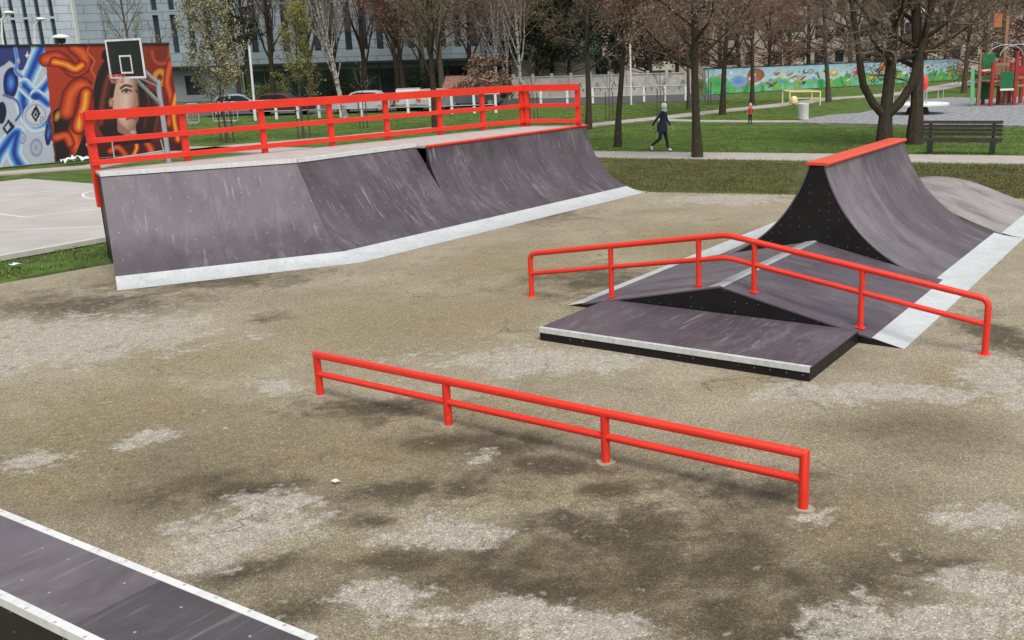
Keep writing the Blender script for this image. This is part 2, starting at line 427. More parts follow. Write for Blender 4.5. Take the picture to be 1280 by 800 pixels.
def sheet(name, pts, z, mat, thick=0, parent=None):
    mb = MB(); P = [V((p.x, p.y, z)) for p in map(V, pts)]
    mb.face(P)
    if thick:
        n = len(P)
        for i in range(n):
            a, b = P[i], P[(i+1) % n]; dz = V((0,0,-thick)); mb.face([a, a+dz, b+dz, b])
    o = mb.build(name, mat, parent)
    if not parent: o['kind'] = 'structure'
    return o
def band(name, centre, widths, z, mat, thick=.0, parent=None, sub=1):
    """a strip of ground along a polyline with a width at each point"""
    c = [V((p.x, p.y, 0)) for p in centre]; L = []; Rr = []
    for k, p in enumerate(c):
        d = (c[min(k+1, len(c)-1)]-c[max(k-1, 0)]).normalized(); n = V((-d.y, d.x, 0)); w = widths[k] if hasattr(widths, '__len__') else widths
        L.append(p+n*w/2); Rr.append(p-n*w/2)
    return sheet(name, L+Rr[::-1], z, mat, thick, parent)

# ------------------------------------------------------------------ world and light
w = bpy.data.worlds.new('World'); S.world = w; w.use_nodes = True; nt = w.node_tree
bg = nt.nodes['Background']; sky = nt.nodes.new('ShaderNodeTexSky'); sky.sky_type = 'NISHITA'; sky.sun_disc = False
SUN_EL, SUN_AZ = radians(60), radians(158)          # azimuth from +Y towards +X
sky.sun_elevation = SUN_EL; sky.sun_rotation = SUN_AZ; sky.air_density = 1.0; sky.dust_density = 4.0
hs = nt.nodes.new('ShaderNodeHueSaturation'); hs.inputs['Saturation'].default_value = .22
nt.links.new(sky.outputs[0], hs.inputs['Color']); nt.links.new(hs.outputs[0], bg.inputs['Color']); bg.inputs['Strength'].default_value = .12
sl = bpy.data.lights.new('sun', 'SUN'); sl.energy = 1.3; sl.angle = radians(28); sl.color = (1, .97, .92)
so = bpy.data.objects.new('sun', sl); COL.objects.link(so)
sd = V((sin(SUN_AZ)*cos(SUN_EL), cos(SUN_AZ)*cos(SUN_EL), sin(SUN_EL)))
so.rotation_euler = sd.to_track_quat('Z', 'Y').to_euler(); so.location = (0, 0, 40)
S.view_settings.view_transform = 'Standard'; S.view_settings.look = 'None'; S.view_settings.exposure = 0.5; S.view_settings.gamma = 1

# ------------------------------------------------------------------ axes of the park
PHI = -.5705
e = V((cos(PHI), sin(PHI), 0)); n = V((-sin(PHI), cos(PHI), 0)); Z = V((0,0,1))

# ------------------------------------------------------------------ ground
lawn = MB(); lawn.face([(-900,-60,-.05),(900,-60,-.05),(900,1500,-.05),(-900,1500,-.05)])
lo = lawn.build('lawn', M['lawn']); lo['kind'] = 'structure'
# skatepark slab with stains and soft rail shadow weighted per vertex
NL, NR, FR, FL = V((-30.6,-8.3,0)), V((30,-8.3,0)), V((30,15.6,0)), V((-1.75,26.7,0))
blobs = {
 'B': [(700,720,420,90),(250,590,300,70),(1080,660,220,90),(600,560,300,40),(120,540,160,50),(1000,760,300,60),(420,760,200,50),(1130,540,120,40)],
 'L': [(570,670,80,24),(350,625,60,22),(320,655,90,22),(60,565,52,13),(200,548,45,8),(250,690,70,24),(90,420,170,32),(30,450,60,18),(700,785,150,26),(480,770,70,26),(1170,770,130,36),(1235,640,60,14),(600,566,26,9),(1262,470,60,34),(690,445,160,14),(1110,490,150,10),(350,480,35,9),(1040,650,40,8),(900,250,80,6),(1240,720,80,30),(395,640,40,18),(560,790,60,14)],
 'D': [(440,512,90,16),(590,552,110,16),(690,580,80,16),(800,608,110,18),(930,622,80,16),(850,690,170,45),(640,730,170,30),(900,760,170,35),(330,600,110,20),(1060,715,120,36),(1205,682,45,12),(250,350,130,13),(100,380,130,18),(1245,420,50,36),(740,352,80,17),(650,272,80,9),(330,720,110,22),(560,715,90,16),(400,790,60,20),(560,610,120,20),(330,395,30,5),(1000,780,110,20),(760,660,140,26),(470,640,60,14)],  # dark stains; the row along the flat rail also paints its soft shadow
 'O': [(130,520,160,50),(440,570,150,32),(520,400,240,46),(250,450,130,28),(1110,637,58,16),(1050,675,70,18),(580,520,120,20),(100,600,100,24),(480,690,60,20),(700,620,120,22),(420,520,60,16),(860,300,120,24),(640,330,120,30),(1200,480,90,24),(930,480,80,14),(760,600,70,18),(1010,560,60,14)],
}
bl = {}
for k, lst in blobs.items():
    bl[k] = []
    for (px, py, rx, ry) in lst:
        c = G(px, py); bl[k].append((c.x, c.y, (G(px+rx, py)-c).length, abs(G(px, py-ry).y-G(px, py+ry).y)/2))
NX, NY = 330, 260
vs, fs, st = [], [], []
for j in range(NY+1):
    tv = (j/NY); 
    for i in range(NX+1):
        tu = i/NX; p = NL.lerp(NR, tu).lerp(FL.lerp(FR, tu), tv); vs.append(p)
        wv = mnoise.noise_vector(p*.55)*.36+mnoise.noise_vector(p*1.7)*.24+mnoise.noise_vector(p*4)*.1
        q = p+wv; r3 = []
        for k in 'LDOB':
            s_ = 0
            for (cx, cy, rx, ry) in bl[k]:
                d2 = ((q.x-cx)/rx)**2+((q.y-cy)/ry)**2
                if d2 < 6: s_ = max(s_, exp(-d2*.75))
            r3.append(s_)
        st.append(r3)
for j in range(NY):
    for i in range(NX):
        a = j*(NX+1)+i; fs.append((a, a+1, a+NX+2, a+NX+1))
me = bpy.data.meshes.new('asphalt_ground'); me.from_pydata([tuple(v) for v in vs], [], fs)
ca = me.color_attributes.new('stain_shade', 'FLOAT_COLOR', 'POINT')
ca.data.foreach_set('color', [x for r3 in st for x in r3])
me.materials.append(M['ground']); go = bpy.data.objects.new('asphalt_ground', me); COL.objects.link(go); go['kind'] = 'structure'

# basketball court
ec, nc = e, n
def EN(a, b, z=0): return e*a+n*b+V((0,0,z))
court = sheet('court', [EN(-34,17.8), EN(-34,-16), EN(-19.9,-16), EN(-19.9,17.8)], .0, M['court'], .1)
kb = MB(); kb.box(EN(-19.82, .9, .02), (.16, 33.8, .1), (e, n, Z)); k_ = kb.build('kerb', M['kerb']); k_['kind'] = 'structure'
lines = [[(0,245),(56,239.5),(102,235)], [(-40,262),(0,267.6),(33,271.6)], [(33,271.6),(130,260.5)], [(-30,289),(0,288),(131,283.5)],
         [(122,238),(112,239.5),(104,242),(104,245.5),(112,248),(124,249)], [(-20,321.5),(0,319.5),(137,294.5)]]
for pl in lines:
    band('court_line', [G(*p) for p in pl], .075, .004, M['line'], 0, court)
# main footpath, extended both ways
a0, a1, b0, b1 = G(755,197), G(1280,205), G(755,190), G(1280,193)
d = (a1-a0).normalized(); 
sheet('footpath', [a0-d*40, a1+d*40, b1+d*40, b0-d*40], .0, M['path'], .1)
cp = [G(700,163), G(732,156.5), G(770,152.5), G(840,145.5), G(880,140.5), G(960,132.5), G(1042,122.5), G(1087,120), G(1135,115.5), G(1172,109.5), G(1222,101.5), G(1300,90)]
band('diagonal_path', cp, [1.5,1.5,1.5,1.5,1.6,1.7,1.9,2.0,2.2,2.6,3.0,3.2], .0, M['path'], .1)
band('side_path', [G(800,148), G(840,150), G(880,151), G(940,151.5), G(1000,151.5), G(1030,151)], 1.1, .004, M['path'], .1)
lp = [G(-60,221), G(0,216), G(117,207.5), G(200,192), G(300,181.5), G(420,172), G(560,158)]
band('left_path', lp, 1.3, .0, M['path'], .1)
gv = [(992,153),(1010,148),(1040,143.5),(1075,141),(1090,138),(1105,131),(1135,125.5),(1190,121.5),(1245,123),(1300,119),(1400,119),(1400,158),(1290,157),(1180,156.5),(1110,155.5),(1050,154),(1010,153.5)]
sheet('gravel_bed', [G(*p) for p in gv], .006, M['gravel'], .08)
# leaf-strewn turf between asphalt and footpath, and the street beyond the park
t0 = a0-d*30; t1 = a1+d*30
off = V((d.y, -d.x, 0))
sheet('turf_strip', [a0-d*9+off*.03, a1+d*30+off*.03, V((40,12.2,0)), FR+V((0,-.1,0)), FL], -.02, M['strip'], .03)
sheet('street', [V((-120,67.5,0)), V((10,73,0)), V((10,84,0)), V((-120,84,0))], .0, M['road'], .05)
# small green strip left of the asphalt has the lawn itself
# ------------------------------------------------------------------ ramp helpers
def arc_prof(run, h, k=18, s0=0.0):
    R = (run*run+h*h)/(2*h); th = math.acos(1-h/R)
    return [(R*sin(th*t), R*(1-cos(th*t))) for t in [s0+(1-s0)*i/k for i in range(k+1)]]
def shell(mb, prof, o, into, along, thick=.02, uoff=0):
    """ramp skin: profile (run, z) from foot at o, extruded along; with thickness underneath"""
    A = [V(o)+into*p[0]+Z*p[1] for p in prof]; E = V(along); L = E.length; acc = [0]
    for i in range(1, len(A)): acc.append(acc[-1]+(A[i]-A[i-1]).length)
    B = []
    for i in range(len(A)):
        t = (A[min(i+1, len(A)-1)]-A[max(i-1, 0)]).normalized(); nr = E.normalized().cross(t)
        if nr.z < 0 or (abs(nr.z) < 1e-6): nr = -nr if nr.z < 0 else nr
        B.append(A[i]-nr*thick)
    for i in range(len(A)-1):
        mb.face([A[i], A[i]+E, A[i+1]+E, A[i+1]], [(uoff, acc[i]), (uoff+L, acc[i]), (uoff+L, acc[i+1]), (uoff, acc[i+1])])
        mb.face([B[i], B[i+1], B[i+1]+E, B[i]+E], [(0,0)]*4)
        mb.face([A[i], A[i+1], B[i+1], B[i]], [(0,0)]*4); mb.face([A[i]+E, B[i]+E, B[i+1]+E, A[i+1]+E], [(0,0)]*4)
    mb.face([A[0], B[0], B[0]+E, A[0]+E], [(0,0)]*4); mb.face([A[-1], A[-1]+E, B[-1]+E, B[-1]], [(0,0)]*4)
    return mb
def side_panel(prof, o, into, along_unit, thick=.03):
    """board closing the end of a ramp: polygon under the profile, standing on the ground"""
    poly = list(prof)+[(prof[-1][0], .004)]
    if prof[0][1] > .005: poly = [(prof[0][0], .004)]+poly
    return MB().prism(poly, o, (into, Z), along_unit*thick)

# ------------------------------------------------------------------ big quarter pipe with bank, deck and fence
th1, th2 = .45, .97
F0 = V((-7.78,15.67,0)); d1 = V((cos(th1), sin(th1), 0)); n1 = V((-d1.y, d1.x, 0)); d2 = V((cos(th2), sin(th2), 0)); n2 = V((-d2.y, d2.x, 0))
F1 = F0+d1*3.98; F2 = F1+d2*9.92; QB = 3.81; RUN, RQ, HD = 2.2, 1.86, 1.67
mit = (n1+n2)/((n1+n2).dot(n1)); L0 = F0+n1*RUN; L1 = F1+mit*RUN
qp = thing('quarter_pipe', F0, 'long grey bank and quarter pipe with a red fenced deck, beside the basketball court', 'skate ramp')
def quad_shell(mb, a, b, c, d_, thick=.02, flip=False):
    # a,b foot; c,d lip (c above b)
    nr = (b-a).cross(d_-a).normalized(); nr = nr if nr.z > 0 else -nr
    T = -nr*thick; ua = (b-a).normalized(); o = a
    def uvp(p): r = p-o; return (r.dot(ua), (r-ua*r.dot(ua)).length)
    mb.face([a,b,c,d_], [uvp(x) for x in (a,b,c,d_)]); mb.face([a+T,d_+T,c+T,b+T], [(0,0)]*4)
    for p, q in ((a,b),(b,c),(c,d_),(d_,a)): mb.face([p,p+T,q+T,q], [(0,0)]*4)
    return mb
up = Z*HD
PL = .32/sqrt(RUN**2+HD**2)     # share of slope taken by the steel plate
lift = .006
def lerp(a, b, t): return a+(b-a)*t
Qb0 = F1+d2*QB; Lb = Qb0+n2*RUN
def arcx(run, h, xa, xb, k=16):
    """piece of a transition's circular profile between two plan distances from its foot"""
    R = (run*run+h*h)/(2*h); ta = math.asin(min(1, xa/R)); tb = math.acos(1-h/R) if xb is None else math.asin(min(1, xb/R))
    return [(R*sin(ta+(tb-ta)*q/k), R*(1-cos(ta+(tb-ta)*q/k))) for q in range(k+1)]
def loft(A, B, u, thick=.02):
    """curved skin between two rail curves A and B (foot to lip), with thickness"""
    mb = MB(); o = A[0]; acc = [0]
    for q in range(1, len(A)): acc.append(acc[-1]+(A[q]-A[q-1]).length)
    T = []
    for q in range(len(A)):
        t_ = (A[min(q+1, len(A)-1)]-A[max(q-1, 0)]).normalized(); nn = u.cross(t_); nn = nn if nn.z > 0 else -nn; T.append(nn*-thick)
    for q in range(len(A)-1):
        uv_ = [((p-o).dot(u), h_) for p, h_ in ((A[q], acc[q]), (B[q], acc[q]), (B[q+1], acc[q+1]), (A[q+1], acc[q+1]))]
        mb.face([A[q], B[q], B[q+1], A[q+1]], uv_); z4 = [(0,0)]*4
        mb.face([A[q]+T[q], A[q+1]+T[q+1], B[q+1]+T[q+1], B[q]+T[q]], z4)
        mb.face([A[q], A[q+1], A[q+1]+T[q+1], A[q]+T[q]], z4); mb.face([B[q], B[q]+T[q], B[q+1]+T[q+1], B[q+1]], z4)
    mb.face([A[0], A[0]+T[0], B[0]+T[0], B[0]], [(0,0)]*4); mb.face([A[-1], B[-1], B[-1]+T[-1], A[-1]+T[-1]], [(0,0)]*4)
    return mb
zl = Z*lift
def bankx(xa, xb=None, k=14):
    """the bank: the quarter pipe's own curve at the foot, running out into a straight slope"""
    R = (RQ*RQ+HD*HD)/(2*HD); lo, hi = radians(35), radians(75)
    for _ in range(50):
        t_ = (lo+hi)/2
        if R*sin(t_)+(HD-R*(1-cos(t_)))/math.tan(t_) > RUN: lo = t_
        else: hi = t_
    ta = math.asin(xa/R); tb = t_ if xb is None else math.asin(xb/R)
    out = [(R*sin(ta+(tb-ta)*q/k), R*(1-cos(ta+(tb-ta)*q/k))) for q in range(k+1)]
    if xb is None:
        x0, z0 = out[-1]; out += [(x0+(RUN-x0)*q/4, z0+(HD-z0)*q/4) for q in range(1, 5)]
    return out
G3 = .004; PX = .64
pb_ = bankx(PX); pp_ = [(x, z+lift) for x, z in bankx(0, PX, 8)]
def rail(o_, v_, prof): return [o_+v_*x+Z*z for x, z in prof]
loft(rail(F0, n1, pb_), rail(F1-d1*G3, mit, pb_), d1).build('bank_surface', M['ply'], qp, smooth='auto')
loft(rail(F1+d2*G3, mit, pb_), rail(Qb0, n2, pb_), d2).build('bank_surface', M['ply_streak'], qp, smooth='auto')
shell(MB(), arcx(RQ, HD, PX, None, 20), Qb0+d2*.004, n2, d2*(9.92-QB-.004), uoff=3.9).build('curved_surface', M['ply_streak'], qp, smooth='auto')
loft(rail(F0, n1, pp_), rail(F1, mit, pp_), d1, .004).build('foot_plate', M['steel'], qp, smooth='auto')
loft(rail(F1, mit, pp_), rail(Qb0, n2, pp_), d2, .004).build('foot_plate', M['steel'], qp, smooth='auto')
shell(MB(), [(x, z+lift) for x, z in arcx(RQ, HD, 0, PX, 8)], Qb0+d2*.005, n2, d2*(9.92-QB-.005), .004).build('foot_plate', M['steel'], qp, smooth='auto')
# side boards
full_b = bankx(0, None, 20); q_prof = arcx(RQ, HD, 0, None, 24)
side_panel([(x, max(.006, z-.024)) for x, z in full_b], F0+d1*.012, n1, d1).build('side_panel', M['black'], qp)
side_panel([(x, max(.006, z-.004)) for x, z in q_prof], Qb0-d2*.028, n2, d2).build('side_panel', M['black'], qp)
side_panel([(x, max(.006, z-.024)) for x, z in q_prof], F2-d2*.03, n2, d2, .025).build('side_panel', M['black'], qp)
# deck: plan outline, 40 mm board and the frame boards below it
q0 = V((-9.15,18.48,0)); q7 = V((-1.80,26.92,0)); pd = (q7-q0).normalized(); pn = V((-pd.y, pd.x, 0))
D0 = q0-pd*.05+pn*.10; D7 = q7+pd*.25+pn*.10
L2 = F2+n2*RQ; Lc = Qb0+n2*RQ
outline = [L0+n1*.01, L1+mit*.01, Lb+n2*.01, Lc+n2*.01+d2*.02, L2+n2*.01, L2+(D7-L2)*1.0, D0]
mb = MB(); top = [p+Z*(HD+.003) for p in outline]; bot = [p+Z*(HD-.04) for p in outline]
mb.face(top); mb.face(bot[::-1])
for i in range(len(top)):
    j = (i+1) % len(top); mb.face([top[i], bot[i], bot[j], top[j]])
mb.build('deck', M['deck'], qp)
mb = MB()
for (p, q) in ((outline[-1], outline[0]), (D7, D0), (L2+n2*.02, D7)):
    u = (q-p).normalized(); v = V((-u.y, u.x, 0))
    mb.prism([(0,.0),((q-p).length,.0),((q-p).length,HD-.045),(0,HD-.045)], p+v*.02*( 1 if v.dot(V((-4,23,0))-p) > 0 else -1), (u, Z), v*.02*(1 if v.dot(V((-4,23,0))-p) > 0 else -1))
mb.build('frame_board', M['black'], qp)
# lip: white steel edge on the banks, red coping pipe on the quarter pipe
mb = MB(); mb.bar(L0+Z*(HD+.012), L1+Z*(HD+.012), .09, .075); mb.build('lip_edge', M['white_edge'], qp)
mb = MB(); mb.bar(L1+Z*(HD+.012)+d2*.02, Lb+Z*(HD+.012), .09, .075); mb.build('lip_edge', M['white_edge'], qp)
MB().tube([Lc+Z*(HD-.005)+d2*.02, L2+Z*(HD-.005)], .032, 10).build('coping', M['red'], qp, smooth='auto')
# fence
fence = bpy.data.objects.new('guard_fence', None); COL.objects.link(fence); fence.parent = qp; WL['guard_fence'] = V(F0)
ts = [0,1.72,3.44,5.12,6.66,8.28,9.71,11.15]
ax = (pd, pn, Z); FT = 2.76
for i, t in enumerate(ts):
    p = q0+pd*t; zb = 1.0 if i == 0 else HD-.02
    if i == 0: p = p-pd*.06
    w_ = .12 if i not in (0, 7) else .15
    MB().box(p+Z*((zb+FT-.03)/2), (w_, .08, FT-.03-zb), ax).build('post', M['red'], fence, bevel=.006)
q8 = V((-.33,26.33,0))
sdx = (q8-q7).normalized(); sax = (sdx, V((-sdx.y, sdx.x, 0)), Z)
MB().box(q8+Z*((HD+.003+FT-.03)/2), (.14, .08, FT-.033-HD), sax).build('post', M['red'], fence, bevel=.006)
MB().box(q7+sdx*.13+Z*((HD+.003+FT-.03)/2), (.1, .08, FT-.033-HD), sax).build('post', M['red'], fence, bevel=.006)
for zc, hh, w_ in ((FT-.085, .17, .06), (HD+.55, .10, .05), (HD+.15, .10, .05)):
    nm = 'top_rail' if zc > 2.6 else ('middle_rail' if zc > 2 else 'bottom_rail')
    o0 = -pn*(.04+w_/2-.0) 
    MB().bar(q0-pd*.14+o0+Z*zc, q7+o0+pd*.05+Z*zc, w_, hh).build(nm, M['red'], fence, bevel=.006)
    o1 = -sax[1]*(.04+w_/2) if (-sax[1]).dot(V((0,-1,0))) > 0 else sax[1]*(.04+w_/2)
    MB().bar(q7+o1+sdx*.08+Z*zc, q8+o1+sdx*.07+Z*zc, w_, hh).build(nm, M['red'], fence, bevel=.006)
# left end rails (seen edge on)
ld = (L0-q0).normalized()
MB().bar(q0-pd*.16+ld*.05+Z*(FT-.085), q0-pd*.16+ld*.5+Z*(FT-.085), .05, .16).build('top_rail', M['red'], fence, bevel=.006)

# ------------------------------------------------------------------ hip box (roof shaped), kinked rail and low pad
PG = V((-.4212,13.8358,0)); W, HG = 4.8382, .5233; LR = 3.486
hip = thing('hip_box', PG, 'low roof-shaped ramp with a black gable behind the kinked red rail', 'skate ramp')
half = W/2; sl_ = sqrt(half*half+HG*HG); pr0 = .27/sl_
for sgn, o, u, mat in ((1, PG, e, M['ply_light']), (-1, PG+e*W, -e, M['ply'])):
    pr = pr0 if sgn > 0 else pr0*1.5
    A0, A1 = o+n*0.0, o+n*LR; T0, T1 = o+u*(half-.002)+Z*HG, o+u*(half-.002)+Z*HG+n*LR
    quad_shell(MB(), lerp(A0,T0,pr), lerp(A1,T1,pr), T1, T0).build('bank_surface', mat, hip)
    quad_shell(MB(), A0+zl*.3, A1+zl*.3, lerp(A1,T1,pr)+zl, lerp(A0,T0,pr)+zl, .004).build('foot_plate', M['steel'], hip)
    # ridge plate half
MB().prism([(-.16,-.16*HG/half+.004),(0,.004),(.05,-.05*HG/half+.004),(.05,-.05*HG/half+.010),(0,.011),(-.16,-.16*HG/half+.010)], PG+e*half+Z*HG, (e, Z), n*LR).build('ridge_plate', M['ridge'], hip)
MB().prism([(.03,.004),(W-.03,.004),(half,HG-.024)], PG+n*.006, (e, Z), n*.03).build('side_panel', M['black'], hip)
tri = MB(); 
tri.build  # (far gable is closed by the taller ramp behind)
# low pad
pad = thing('manual_pad', PG+e*.69+n*(-1.664), 'low flat grey platform box with a steel front edge before the black gable', 'skate box')
PO = PG+e*.6915+n*(-1.664); PLn, PH, PD = 3.588, .167, 1.655
MB().box(PO+e*PLn/2+n*(PD/2+.003)+Z*(PH/2-.008), (PLn-.01, PD-.012, PH-.02), (e,n,Z)).build('side_panel', M['black'], pad)
mb = MB(); c0 = PO+Z*PH; mb.prism([(0,-.018),(0,0),(PD-.055,0),(PD-.055,-.018)], c0+n*.055, (n, Z), e*PLn).build('top_board', M['ply_streak'], pad)
mb = MB(); mb.prism([(-.006,-.06),(-.006,.003),(.055,.003),(.055,-.003),(0,-.003),(0,-.06)], c0, (n, Z), e*PLn); mb.build('edge_angle', M['steel_dots'], pad)
# kinked rail
RD, S1, S2, HR = .2093, -.781, 5.7046, .6551
rk = thing('grind_rail', PG+n*RD, 'kinked red grind rail rising over the roof-shaped ramp', 'skate rail')
rb = PG+n*RD; rr = .040
def bend(pts, r=.09, k=5):
    out = [V(pts[0])]
    for i in range(1, len(pts)-1):
        p = V(pts[i]); a_ = (V(pts[i-1])-p).normalized(); b_ = (V(pts[i+1])-p).normalized()
        for j in range(k+1):
            t = j/k; out.append((p+a_*r)*(1-t)**2+p*2*t*(1-t)+(p+b_*r)*t*t)
    out.append(V(pts[-1])); return out
HF = HR
t_k1, t_k2 = .30, W-.30+.55
topz = HR+HG-.01
main = [rb+e*S1+Z*0.0, rb+e*S1+Z*HF, rb+e*half+Z*topz, rb+e*S2+Z*HF, rb+e*S2]
def railz(t):
    return HF+(topz-HF)*((t-S1)/(half-S1) if t < half else (S2-t)/(S2-half))
def surf(t): 
    return 0 if t < 0 or t > W else HG*(t/half if t < half else (W-t)/half)
MB().tube(bend(main, .10), rr, 14).build('top_rail', M['red'], rk, smooth='auto')
mid = [rb+e*S1+Z*(HF-.30), rb+e*half+Z*(topz-.30), rb+e*S2+Z*(HF-.30)]
MB().tube(bend(mid, .12, 4), rr*.86, 12).build('middle_rail', M['red'], rk, smooth='auto')
for px, py in ((764.5,371),(873.5,355),(942.5,364),(1075,408)):
    d_ = ray(px, py); best = min((abs((lambda q: (q.x-d_.x/d_.y*q.y))(rb+e*(k*.01)+Z*surf(k*.01))), k*.01) for k in range(-60, 560))
    t = best[1]; s_ = surf(t)
    MB().tube([rb+e*t+Z*s_, rb+e*t+Z*(railz(t)-.01)], rr*.92, 12).build('post', M['red'], rk, smooth='auto')
    MB().box(rb+e*t+Z*(s_+.012), (.115,.115,.008), (e,n,Z) if s_ == 0 else ((e*half+Z*HG*(1 if t < half else -1)).normalized(), n, (Z*half-e*HG*(1 if t < half else -1)).normalized())).build('base_plate', M['red'], rk)
for t in (S1, S2):
    MB().lathe([(.075,0),(.07,.008),(.04,.012)], rb+e*t, 14).build('base_plate', M['red'], rk)

# ------------------------------------------------------------------ spine ramp (two quarter pipes back to back)
SO = PG+n*(LR+.004); LS, HS = 4.4, 1.72
sp = thing('spine_ramp', SO, 'tall double-sided curved ramp with a red top and black end', 'skate ramp')
runS = half-.13
sprof = arc_prof(runS, HS, 24); sp12 = arc_prof(runS, HS, 24, .175)
for o, u, mat in ((SO, e, M['ply']), (SO+e*W, -e, M['ply_light'])):
    shell(MB(), sp12, o, u, n*LS*.42).build('curved_surface', M['ply_spine'] if u == e else M['ply_light'], sp, smooth='auto')
    shell(MB(), sp12, o+n*(LS*.42+.004), u, n*(LS*.58-.004), uoff=7.3).build('curved_surface', M['ply_spine'] if u == e else M['ply_streak'], sp, smooth='auto')
    shell(MB(), [(x, z+lift) for x, z in arc_prof(runS, HS, 40)[:8]], o, u, n*LS, .004).build('foot_plate', M['steel'], sp, smooth='auto')
full = [(x, max(.006, z-.024)) for x, z in sprof]+[(W-x, max(.006, z-.024)) for x, z in reversed(sprof)]
MB().prism(full[::-1], SO+n*.008, (e, Z), n*.03).build('side_panel', M['black'], sp)
MB().prism(full[::-1], SO+n*(LS-.038), (e, Z), n*.03).build('side_panel', M['black'], sp)
MB().box(SO+e*half+n*LS/2+Z*(HS+.022), (.30, LS+.05, .05), (e,n,Z)).build('coping', M['orange_red'], sp, bevel=.006)
for s_ in (-1, 1): MB().tube([SO+e*(half+s_*.15)+Z*(HS+.018)-n*.02, SO+e*(half+s_*.15)+Z*(HS+.018)+n*(LS+.02)], .03, 10).build('coping', M['orange_red'], sp, smooth='auto')

# ------------------------------------------------------------------ rounded roll-over box behind the spine
RO = SO+n*(LS+.006); LRO, HRO = 3.6, .62
ro = thing('rollover_box', RO, 'low pale rounded hump ramp at the far end of the tall double ramp', 'skate ramp')
k = 24; rp = [(W*i/k, HRO*(sin(pi*i/k))**1.65) for i in range(k+1)]
A = [RO+e*x+Z*z for x, z in rp]
mb = MB(); acc = 0
i0, i1 = 2, k-2
shp = [(x, z+.0) for x, z in rp[i0:i1+1]]
poly = shp+[(x, z-.02) for x, z in reversed(shp)]
mb.prism(poly, RO, (e, Z), n*LRO).build('curved_surface', M['ply_pale'], ro, smooth='auto')
for rng in ((0, i0), (i1, k)):
    s2 = [(x, z+.004) for x, z in rp[rng[0]:rng[1]+1]]; MB().prism(s2+[(x, z-.004) for x, z in reversed(s2)], RO, (e, Z), n*LRO).build('foot_plate', M['steel'], ro)
for off_ in (.01, LRO-.04):
    MB().prism([(x, max(.004, z-.022)) for x, z in rp]+[(W-.02, .003), (.02, .003)], RO+n*off_, (e, Z), n*.03).build('side_panel', M['ply_pale'] if off_ < 1 else M['black'], ro)

# ------------------------------------------------------------------ flat rail in front
b0_, b3_ = V((-3.03,10.18,0)), V((1.58,7.10,0)); rd = (b3_-b0_).normalized(); HRL = .50; r1 = .041
fr = thing('grind_rail', b0_, 'straight low red grind rail alone on the stained asphalt in front', 'skate rail')
MB().mitre_tube([b0_, b0_+Z*(HRL-r1), b3_+Z*(HRL-r1), b3_], r1, 16).build('top_rail', M['red'], fr, smooth='auto')
MB().tube([b0_+Z*(HRL-r1-.215), b3_+Z*(HRL-r1-.215)], r1*.85, 14).build('middle_rail', M['red'], fr, smooth='auto')
for t in (0, 1/3, 2/3, 1):
    p = b0_.lerp(b3_, t)
    if 0 < t < 1: MB().tube([p+Z*-.02, p+Z*(HRL-r1)], r1, 14).build('post', M['red'], fr, smooth='auto')
    mb = MB(); kk = 18; ring = []
    for j in range(kk):
        a_ = 2*pi*j/kk; r_ = .085+.02*mnoise.noise(V((t*9+cos(a_)*1.3, sin(a_)*1.3, 2)))*2; ring.append(p+V((cos(a_)*r_, sin(a_)*r_, .006)))
    mb.face(ring); 
    for j in range(kk): mb.face([ring[j], ring[j]-Z*.01, ring[(j+1) % kk]-Z*.01, ring[(j+1) % kk]])
    mb.build('footing', M['patch'], fr)

# ------------------------------------------------------------------ grind box at lower left
BZ = .42
f0 = G(-120,588,BZ); f1 = G(397,796,BZ); g0 = G(0,748,BZ)
bd = (f1-f0).normalized(); bd.z = 0; bn = V((-bd.y, bd.x, 0)); wid = (f1-g0).dot(bn)
bx = thing('grind_box', V((f1.x, f1.y, 0)), 'long grind box with pale steel edges cut off by the lower left corner', 'skate box')
LB = 5.2; o = f1-bd*LB-bn*wid; o.z = 0
seam = (G(150,752,BZ)-o).dot(bd)
def piece(x0, x1, y0, y1, z0, z1): 
    return MB().box(o+bd*(x0+x1)/2+bn*(y0+y1)/2+Z*(z0+z1)/2, (x1-x0, y1-y0, z1-z0), (bd,bn,Z))
piece(0,LB-.002,.012,wid-.012,.0,BZ-.02).build('side_panel', M['black'], bx)
def topb(x0, x1): 
    return MB().prism([(0,-.016),(0,0),(wid-.11,0),(wid-.11,-.016)], o+bd*x0+bn*.055+Z*BZ, (bn, Z), bd*(x1-x0))
topb(0, seam-.003).build('top_board', M['ply_light'], bx); topb(seam+.003, LB).build('top_board', M['ply_dark'], bx)
for y0, s_ in ((0, 1), (wid, -1)):
    MB().prism([(0,-.055),(0,.004),(s_*.055,.004),(s_*.055,-.002),(s_*.005,-.002),(s_*.005,-.055)], o+bn*y0+Z*BZ, (bn, Z), bd*(LB+.004)).build('edge_angle', M['white_edge'], bx)

